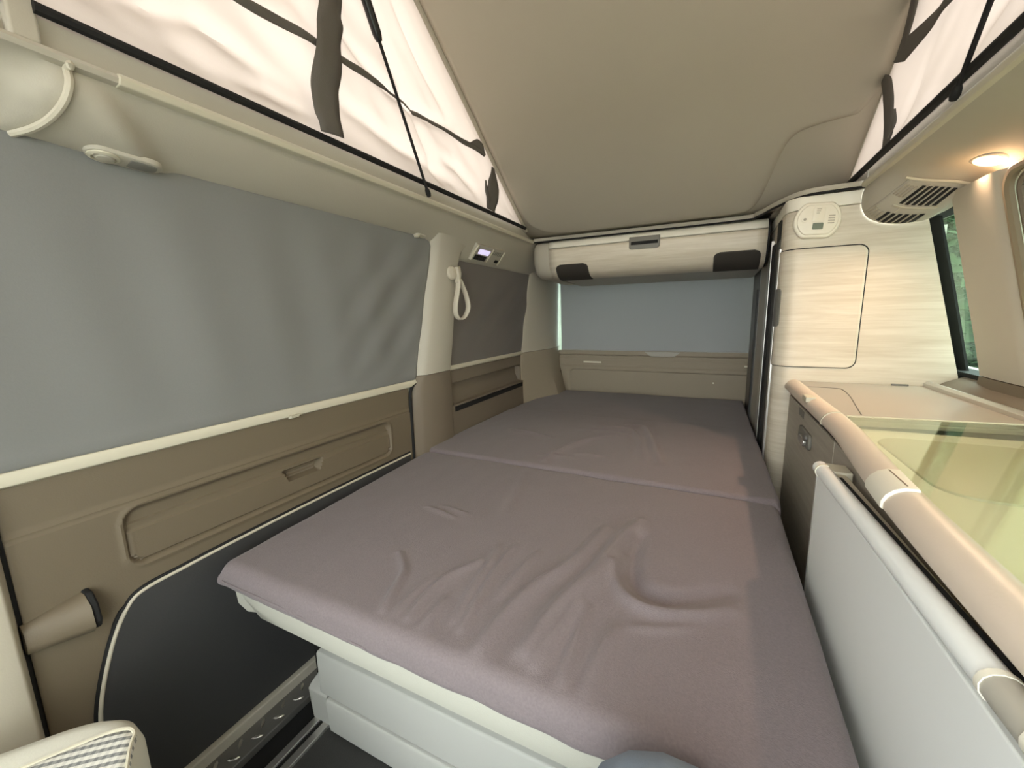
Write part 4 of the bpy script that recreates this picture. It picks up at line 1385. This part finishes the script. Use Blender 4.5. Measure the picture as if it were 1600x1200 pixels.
def cushion(name, y0, y1, top, thick, folds, r, nx, ny, parent, front_wr=False, seed=0.0, crown=0.006, rb=None):
    """rounded cushion with folded cloth on top."""
    rr_ = r
    ts = []
    for k in range(5):
        ts.append(rr_ * (1 - math.cos(math.pi / 2 * k / 5)))
    L = y1 - y0
    ysl = ts + [lerp(rr_, L - rr_, k / ny) for k in range(ny + 1)] + [L - t for t in reversed(ts)]
    W = 1.0
    rw = rr_ / 1.08
    tw = [rw * (1 - math.cos(math.pi / 2 * k / 5)) for k in range(5)]
    us = tw + [lerp(rw, 1 - rw, k / nx) for k in range(nx + 1)] + [1 - t for t in reversed(tw)]

    def topz(u, yl):
        y = y0 + yl
        x = lerp(bed_left(y), bed_right(y), u)
        e1 = min(yl, L - yl)
        e2 = min(u, 1 - u) / rw * rr_
        drop = 0.0
        for e in (e1, e2):
            if e < rr_:
                t = 1 - e / rr_
                drop += rr_ * (1 - math.sqrt(max(0, 1 - t * t)))
        drop = min(drop, rr_ * 1.15)
        h = 0.0
        for pl, amp, w in folds:
            if min(p[0] for p in pl) - 0.06 < x < max(p[0] for p in pl) + 0.06 and min(p[1] for p in pl) - 0.06 < y < max(p[1] for p in pl) + 0.06:
                d, q = seg_d((x, y), pl)
                h += 1.6 * amp * math.exp(-(d / (w * 0.88)) ** 2) * math.sin(math.pi * (0.14 + 0.74 * q)) ** 0.8
        h += crown * math.sin(math.pi * min(1, max(0, u))) * math.sin(math.pi * yl / L)
        h += 0.0022 * noise.noise(Vector((x * 6, y * 6, seed))) + 0.0010 * noise.noise(Vector((x * 19, y * 15, seed + 3)))
        return x, y, top - drop + h * (1 if e1 > 0.006 else e1 / 0.006)
    vs = []
    for yl in ysl:
        for u in us:
            vs.append(topz(u, yl))
    n = len(us)
    m = len(ysl)
    fs = [(i * n + j, (i + 1) * n + j, (i + 1) * n + j + 1, i * n + j + 1) for i in range(m - 1) for j in range(n - 1)]
    loop = [j for j in range(n)] + [i * n + n - 1 for i in range(1, m)] + [(m - 1) * n + j for j in range(n - 2, -1, -1)] + [i * n for i in range(m - 2, 0, -1)]
    prev = loop
    cx_, cy_ = -0.36, (y0 + y1) / 2
    depth = [0.25, 0.5, 0.75, 0.92, 1.0]
    zb = top - thick
    for kk, dpt in enumerate(depth):
        start = len(vs)
        for li in loop:
            x, y, z = vs[li]
            o = 0.0
            if front_wr and y < y0 + 0.004:
                o = 0.0015 * noise.noise(Vector((x * 26, dpt * 2.0, 5))) - 0.0015 * math.sin(x * 70 + 3 * math.sin(x * 9)) * math.sin(math.pi * dpt) * sstep(-0.62, -0.45, x) * sstep(0.0, -0.12, x)
            ins = 0.010 if dpt == 1.0 else (0.003 if dpt == 0.92 else -0.003 * math.sin(math.pi * dpt))
            dx = cx_ - x
            dy = cy_ - y
            nx_ = ins if abs(x - bed_left(y)) < 0.004 else (-ins if abs(x - bed_right(y)) < 0.004 else 0)
            ny_ = (ins if abs(y - y0) < 0.004 else (-ins if abs(y - y1) < 0.004 else 0))
            zz = lerp(z, zb, dpt)
            vs.append((x + nx_, y + ny_ + o, zz))
        cur = list(range(start, start + len(loop)))
        q = len(loop)
        for a in range(q):
            b = (a + 1) % q
            fs.append((prev[a], prev[b], cur[b], cur[a]))
        prev = cur
    fs.append(tuple(prev))
    return mk(name, G().add(vs, fs), M['mattress'], parent, ang=70)


mt = thing('folding_mattress', (-0.37, 1.45, 0.55), 'taupe grey folding mattress in three sections filling the van', 'mattress')
c1 = cushion('front_section', 0.412, 1.168, 0.612, 0.052, FOLDS, 0.024, 230, 150, mt, True, 1.0)
cushion('middle_section', 1.158, 1.872, 0.622, 0.055, FOLDS2, 0.016, 150, 100, mt, False, 5.0, 0.008)
cushion('rear_section', 1.866, 2.515, 0.617, 0.055, [], 0.010, 70, 44, mt, False, 9.0, 0.006)
sm = [(x, 0.4085 + 0.0015 * math.sin(x * 8), 0.578 - 0.006 * sstep(-0.75, -0.5, x)) for x in [-0.87 + 1.03 * k / 60 for k in range(61)]]
mk('hem_piping', G().tube([(-0.892, 0.60, 0.578), (-0.884, 0.43, 0.578)] + sm[:24], 0.0022, 6), M['mattress'], mt)

# ------------------------------------------------------------------ bench seat below the mattress
bs = thing('bench_seat', (-0.36, 0.75, FLOOR), 'cream rear bench seat with smooth plastic base under the mattress', 'bench seat')
rings = []
for k in range(13):
    t = k / 12
    x = lerp(-0.868, 0.17, t)
    c = 0.0
    e = min(x + 0.868, 0.17 - x)
    s = 1 - 0.5 * (1 - min(1, e / 0.04)) ** 2
    rings.append([(x, 0.424 + 0.03 * (1 - s), 0.560), (x, 0.420 + 0.03 * (1 - s), 0.535), (x, 0.424 + 0.03 * (1 - s), lerp(0.54, 0.512, s)), (x, 0.445, lerp(0.54, 0.502, s)), (x, 0.52, 0.495), (x, 0.70, 0.49), (x, 1.10, 0.49), (x, 1.10, 0.560)])
mk('seat_cushion', G().loft(rings), M['fascia'], bs, ang=50)
mk('side_bolster', G().loft([[(-0.868 + d, y, 0.558), (-0.868 + d - 0.016, y, 0.545), (-0.868 + d - 0.010, y, 0.512), (-0.868 + d + 0.02, y, 0.502), (-0.868 + d + 0.05, y, 0.51), (-0.868 + d + 0.05, y, 0.558)] for y, d in ((0.432, 0.008), (0.46, 0.0), (0.8, 0.0), (1.08, 0.0))]), M['fascia'], bs, ang=60)
mk('recess_back', G().box(-0.76, 0.17, 0.545, 1.06, 0.165, 0.495), M['bench'], bs)
mk('upper_panel', G().prism([(0.524, 0.246), (0.524, 0.349), (0.527, 0.354), (0.546, 0.356), (0.546, 0.246)], 0, -0.772, 0.17), M['bench'], bs, bevel=0.003)
mk('drawer_panel', G().prism([(0.521, 0.156), (0.517, 0.236), (0.520, 0.243), (0.540, 0.246), (0.540, 0.156)], 0, -0.748, 0.17), M['bench'], bs, bevel=0.003)
mk('foot_cover', G().prism([(0.528, 0.156), (0.522, 0.243), (0.53, 0.250), (0.556, 0.262), (0.64, 0.262), (0.64, 0.156)], 0, -0.812, -0.751), M['bench'], bs, bevel=0.003)
mk('frame_post', G().box(-0.83, -0.775, 0.56, 0.62, 0.24, 0.495), M['black'], bs, bevel=0.004)
mk('bed_platform', G().box(-0.93, 0.18, 1.12, 2.50, 0.50, 0.560), M['dark_panel'], bs)

# sill step and floor rails by the door
si = thing('trim_21', (-0.88, 0.4, 0.10), kind='structure', label='steel treadplate sill step inside the sliding door')
mk('sill_base', G().box(-0.96, -0.80, -0.5, 1.2, 0.05, 0.14), M['black'], si)
mk('tread_plate', G().box(-0.925, -0.868, -0.5, 1.0, 0.14, 0.160), M['alu_dark'], si, bevel=0.003)
mk('sill_edge', G().box(-0.940, -0.922, -0.5, 1.0, 0.14, 0.186), M['headliner'], si, bevel=0.004)
tb_me = None
for k in range(24):
    y = 0.10 + 0.026 * k
    x = -0.896 + (0.010 if k % 2 else -0.010)
    a = math.radians(45 if k % 2 else -45)
    if tb_me is None:
        g = G().loft([[Vector((c * 0.013 * s, w * 0.0035 * s, h)) for c, w in ((-1, 0), (-0.5, -1), (0.5, -1), (1, 0), (0.5, 1), (-0.5, 1))] for s, h in ((1, 0), (0.7, 0.002))])
        me = bpy.data.meshes.new('tread_bar')
        me.from_pydata([tuple(p) for p in g.v], [], g.f)
        smooth_mesh(me)
        me.materials.append(M['steel'])
        tb_me = me
    o = bpy.data.objects.new('tread_bar', tb_me)
    COL.objects.link(o)
    o.parent = si
    o.location = Vector((x, y, 0.160)) - ORG['trim_21']
    o.rotation_euler = (0, 0, a)
for q, x in enumerate((-0.800, -0.770)):
    mk('trim_%d' % (22 + q), G().box(x - 0.009, x + 0.009, -0.5, 0.535, FLOOR - 0.005, FLOOR + 0.008), M['alu'], kind='structure', label='aluminium seat rail set in the floor by the door step', bevel=0.002)
mk('trim_24', G().box(-0.791, -0.779, -0.5, 0.535, FLOOR - 0.005, FLOOR + 0.003), M['black'], kind='structure', label='black slot between the aluminium floor rails')

# ------------------------------------------------------------------ front passenger seat, corner in view
ps = thing('passenger_seat', (-0.72, -0.05, FLOOR), 'cream leather passenger seat with grey and white checked centre', 'seat')
seat_out = [tuple(p)[:2] for p in curve([(-0.895, -0.02, 0), (-0.85, 0.062, 0), (-0.805, 0.126, 0), (-0.762, 0.180, 0), (-0.722, 0.203, 0), (-0.682, 0.198, 0), (-0.640, 0.176, 0), (-0.52, 0.12, 0), (-0.42, 0.06, 0)], 5)]
seat_out += [(-0.37, -0.10), (-0.37, -0.40), (-0.88, -0.42), (-0.905, -0.20)]
scx, scy = -0.65, -0.12


def seat_ring(z, ins, poly=seat_out):
    out_ = []
    for p in poly:
        d = Vector((p[0] - scx, p[1] - scy))
        l = d.length
        d *= (l - ins) / l
        out_.append((scx + d.x, scy + d.y, z))
    return out_


mk('cushion', G().loft([seat_ring(0.41, 0.03), seat_ring(0.43, 0.008), seat_ring(0.47, 0.0), seat_ring(0.515, 0.0), seat_ring(0.538, 0.006), seat_ring(0.550, 0.018), seat_ring(0.554, 0.034), seat_ring(0.553, 0.06), seat_ring(0.545, 0.12)]), M['seat_leather'], ps, ang=80)
ck = [tuple(p)[:2] for p in curve([(-0.80, -0.06, 0), (-0.778, 0.02, 0), (-0.752, 0.085, 0), (-0.722, 0.138, 0), (-0.696, 0.176, 0), (-0.672, 0.186, 0), (-0.640, 0.168, 0), (-0.52, 0.112, 0)], 5)] + [(-0.43, 0.03), (-0.43, -0.34), (-0.80, -0.34)]
mk('check_panel', G().loft([seat_ring(0.548, -0.002, ck), seat_ring(0.5565, 0.0, ck), seat_ring(0.5585, 0.012, ck), seat_ring(0.559, 0.05, ck)]), M['seat_check'], ps, ang=80)
mk('seam_piping', G().tube([(p[0], p[1], 0.5572) for p in ck[:-3]], 0.0022, 6), M['rail_cream'], ps)
rings = []
for z, w, y0, y1 in ((0.50, 0.20, -0.50, -0.38), (0.54, 0.235, -0.53, -0.36), (0.75, 0.25, -0.57, -0.42), (0.98, 0.235, -0.60, -0.48), (1.06, 0.20, -0.61, -0.50), (1.09, 0.15, -0.60, -0.52)):
    rings.append([(p[0], p[1], z) for p in rrect(-0.64 - w, -0.64 + w, y0, y1, 0.05)])
mk('light_block_backrest', G().loft(rings), M['seat_leather'], ps, ang=60)  # unseen seat back, added to block low daylight from the cab
rings = []
for z, w in ((1.13, 0.09), (1.15, 0.12), (1.25, 0.13), (1.31, 0.11), (1.33, 0.07)):
    rings.append([(p[0], p[1], z) for p in rrect(-0.64 - w, -0.64 + w, -0.61, -0.52, 0.035)])
mk('light_block_headrest', G().loft(rings), M['seat_leather'], ps, ang=60)  # out of view, added with the seat back to block front light
for x in (-0.70, -0.58):
    mk('light_block_post', G().tube([(x, -0.56, 1.05), (x, -0.56, 1.16)], 0.007, 8), M['steel'], ps)
mk('seat_base', G().prism(rrect(-0.86, -0.45, -0.38, 0.02, 0.05), 2, FLOOR, 0.415), M['dark_panel'], ps, bevel=0.01)

# ------------------------------------------------------------------ person: knee in front of the bed
pv = [  # joint positions and radii
    ((0.06, -0.30, 0.60), 0.150), ((0.06, -0.33, 0.70), 0.140), ((0.06, -0.34, 0.76), 0.135),
    ((0.10, -0.18, 0.585), 0.098), ((0.05, 0.05, 0.60), 0.082), ((0.002, 0.24, 0.640), 0.088), ((-0.014, 0.322, 0.640), 0.088), ((-0.016, 0.326, 0.57), 0.074),
    ((-0.010, 0.300, 0.46), 0.058), ((0.0, 0.265, 0.33), 0.052), ((0.0, 0.245, 0.235), 0.046),
    ((-0.03, -0.20, 0.56), 0.096), ((-0.11, -0.06, 0.50), 0.080), ((-0.16, 0.06, 0.45), 0.062), ((-0.165, 0.04, 0.36), 0.056), ((-0.165, -0.02, 0.24), 0.047)]
pe = [(0, 1), (1, 2), (0, 3), (3, 4), (4, 5), (5, 6), (6, 7), (7, 8), (8, 9), (9, 10), (0, 11), (11, 12), (12, 13), (13, 14), (14, 15)]
pm_org = Vector((0.0, 0.1, FLOOR))
me = bpy.data.meshes.new('person')
me.from_pydata([tuple(Vector(p) - pm_org) for p, r in pv], pe, [])
person = bpy.data.objects.new('person', me)
COL.objects.link(person)
person.location = pm_org
ORG['person'] = pm_org
sk = person.modifiers.new('skin', 'SKIN')
for k, (p, r) in enumerate(pv):
    me.skin_vertices[0].data[k].radius = (r, r)
me.skin_vertices[0].data[0].use_root = True
sk.use_smooth_shade = True
ss = person.modifiers.new('sub', 'SUBSURF')
ss.levels = 2
ss.render_levels = 2
me.materials.append(M['denim'])
tag(person, 'person in blue denim jeans with one knee raised at the bed edge', 'person')
for (fx0, fy0) in ((0.0, 0.245), (-0.165, -0.02)):
    prof = [(-0.045, 0.040, 0.085), (-0.02, 0.046, 0.095), (0.04, 0.046, 0.080), (0.10, 0.048, 0.055), (0.15, 0.045, 0.045), (0.185, 0.030, 0.032)]
    rings = [[(fx0 + w * math.cos(t), fy0 + yy, FLOOR + 0.001 + max(0.0, h * (0.5 + 0.55 * math.sin(t)))) for t in (2 * math.pi * k / 14 for k in range(14))] for yy, w, h in prof]
    mk('shoe', G().loft(rings), M['shoe'], person, ang=60)

# ------------------------------------------------------------------ outside: grass and bushes beyond the kitchen window
mk('ground', G().box(-14, 16, -14, 16, -0.55, -0.45), M['grass'], kind='structure', label='pale ground outside the van')


def make_bush(x, y, rx, ry, h, nleaf, label, seed):
    rnd = random.Random(seed)
    t = thing('leafy_bush', (x, y, -0.45), label, 'bush')
    g = G()
    for k in range(5):
        a = rnd.uniform(0, 6.28)
        g.tube([(x, y, -0.45), (x + 0.1 * math.cos(a), y + 0.1 * math.sin(a), 0.2), (x + rx * 0.5 * math.cos(a), y + ry * 0.5 * math.sin(a), h * 0.7)], [0.04, 0.03, 0.012], 6)
    mk('stem', g, M['bark'], t)
    g = G()
    for k in range(nleaf):
        th = rnd.uniform(0, 2 * math.pi)
        ph = math.acos(rnd.uniform(-1, 1))
        rad = rnd.uniform(0.55, 1.0) ** 0.5
        bump_ = 1 + 0.22 * math.sin(th * 5 + seed) * math.sin(ph * 4)
        c = Vector((x + rx * rad * bump_ * math.sin(ph) * math.cos(th), y + ry * rad * bump_ * math.sin(ph) * math.sin(th), (h - 0.45) / 2 + (h + 0.45) / 2 * rad * math.cos(ph)))
        s = rnd.uniform(0.05, 0.11)
        u = Vector((rnd.uniform(-1, 1), rnd.uniform(-1, 1), rnd.uniform(-0.6, 0.6))).normalized()
        w = u.orthogonal().normalized()
        w = (w + u.cross(w) * rnd.uniform(-1, 1)).normalized()
        n_ = u.cross(w)
        g.add([c - u * s, c + w * s * 0.45 + n_ * s * 0.15, c + u * s, c - w * s * 0.45 + n_ * s * 0.15], [(0, 1, 2), (0, 2, 3)])
    mk('foliage', g, M['leaf'], t, kind='stuff', ang=180)


make_bush(2.3, 5.9, 0.9, 1.0, 2.8, 13000, 'dense green bush seen through the narrow window, nearest the wardrobe', 3)
make_bush(3.6, 8.2, 1.1, 1.2, 3.6, 11000, 'tall green bush outside behind the shorter bush', 4)
make_bush(4.6, 3.4, 1.0, 1.1, 2.2, 4000, 'low rounded green bush outside beside the kitchen blind', 5)
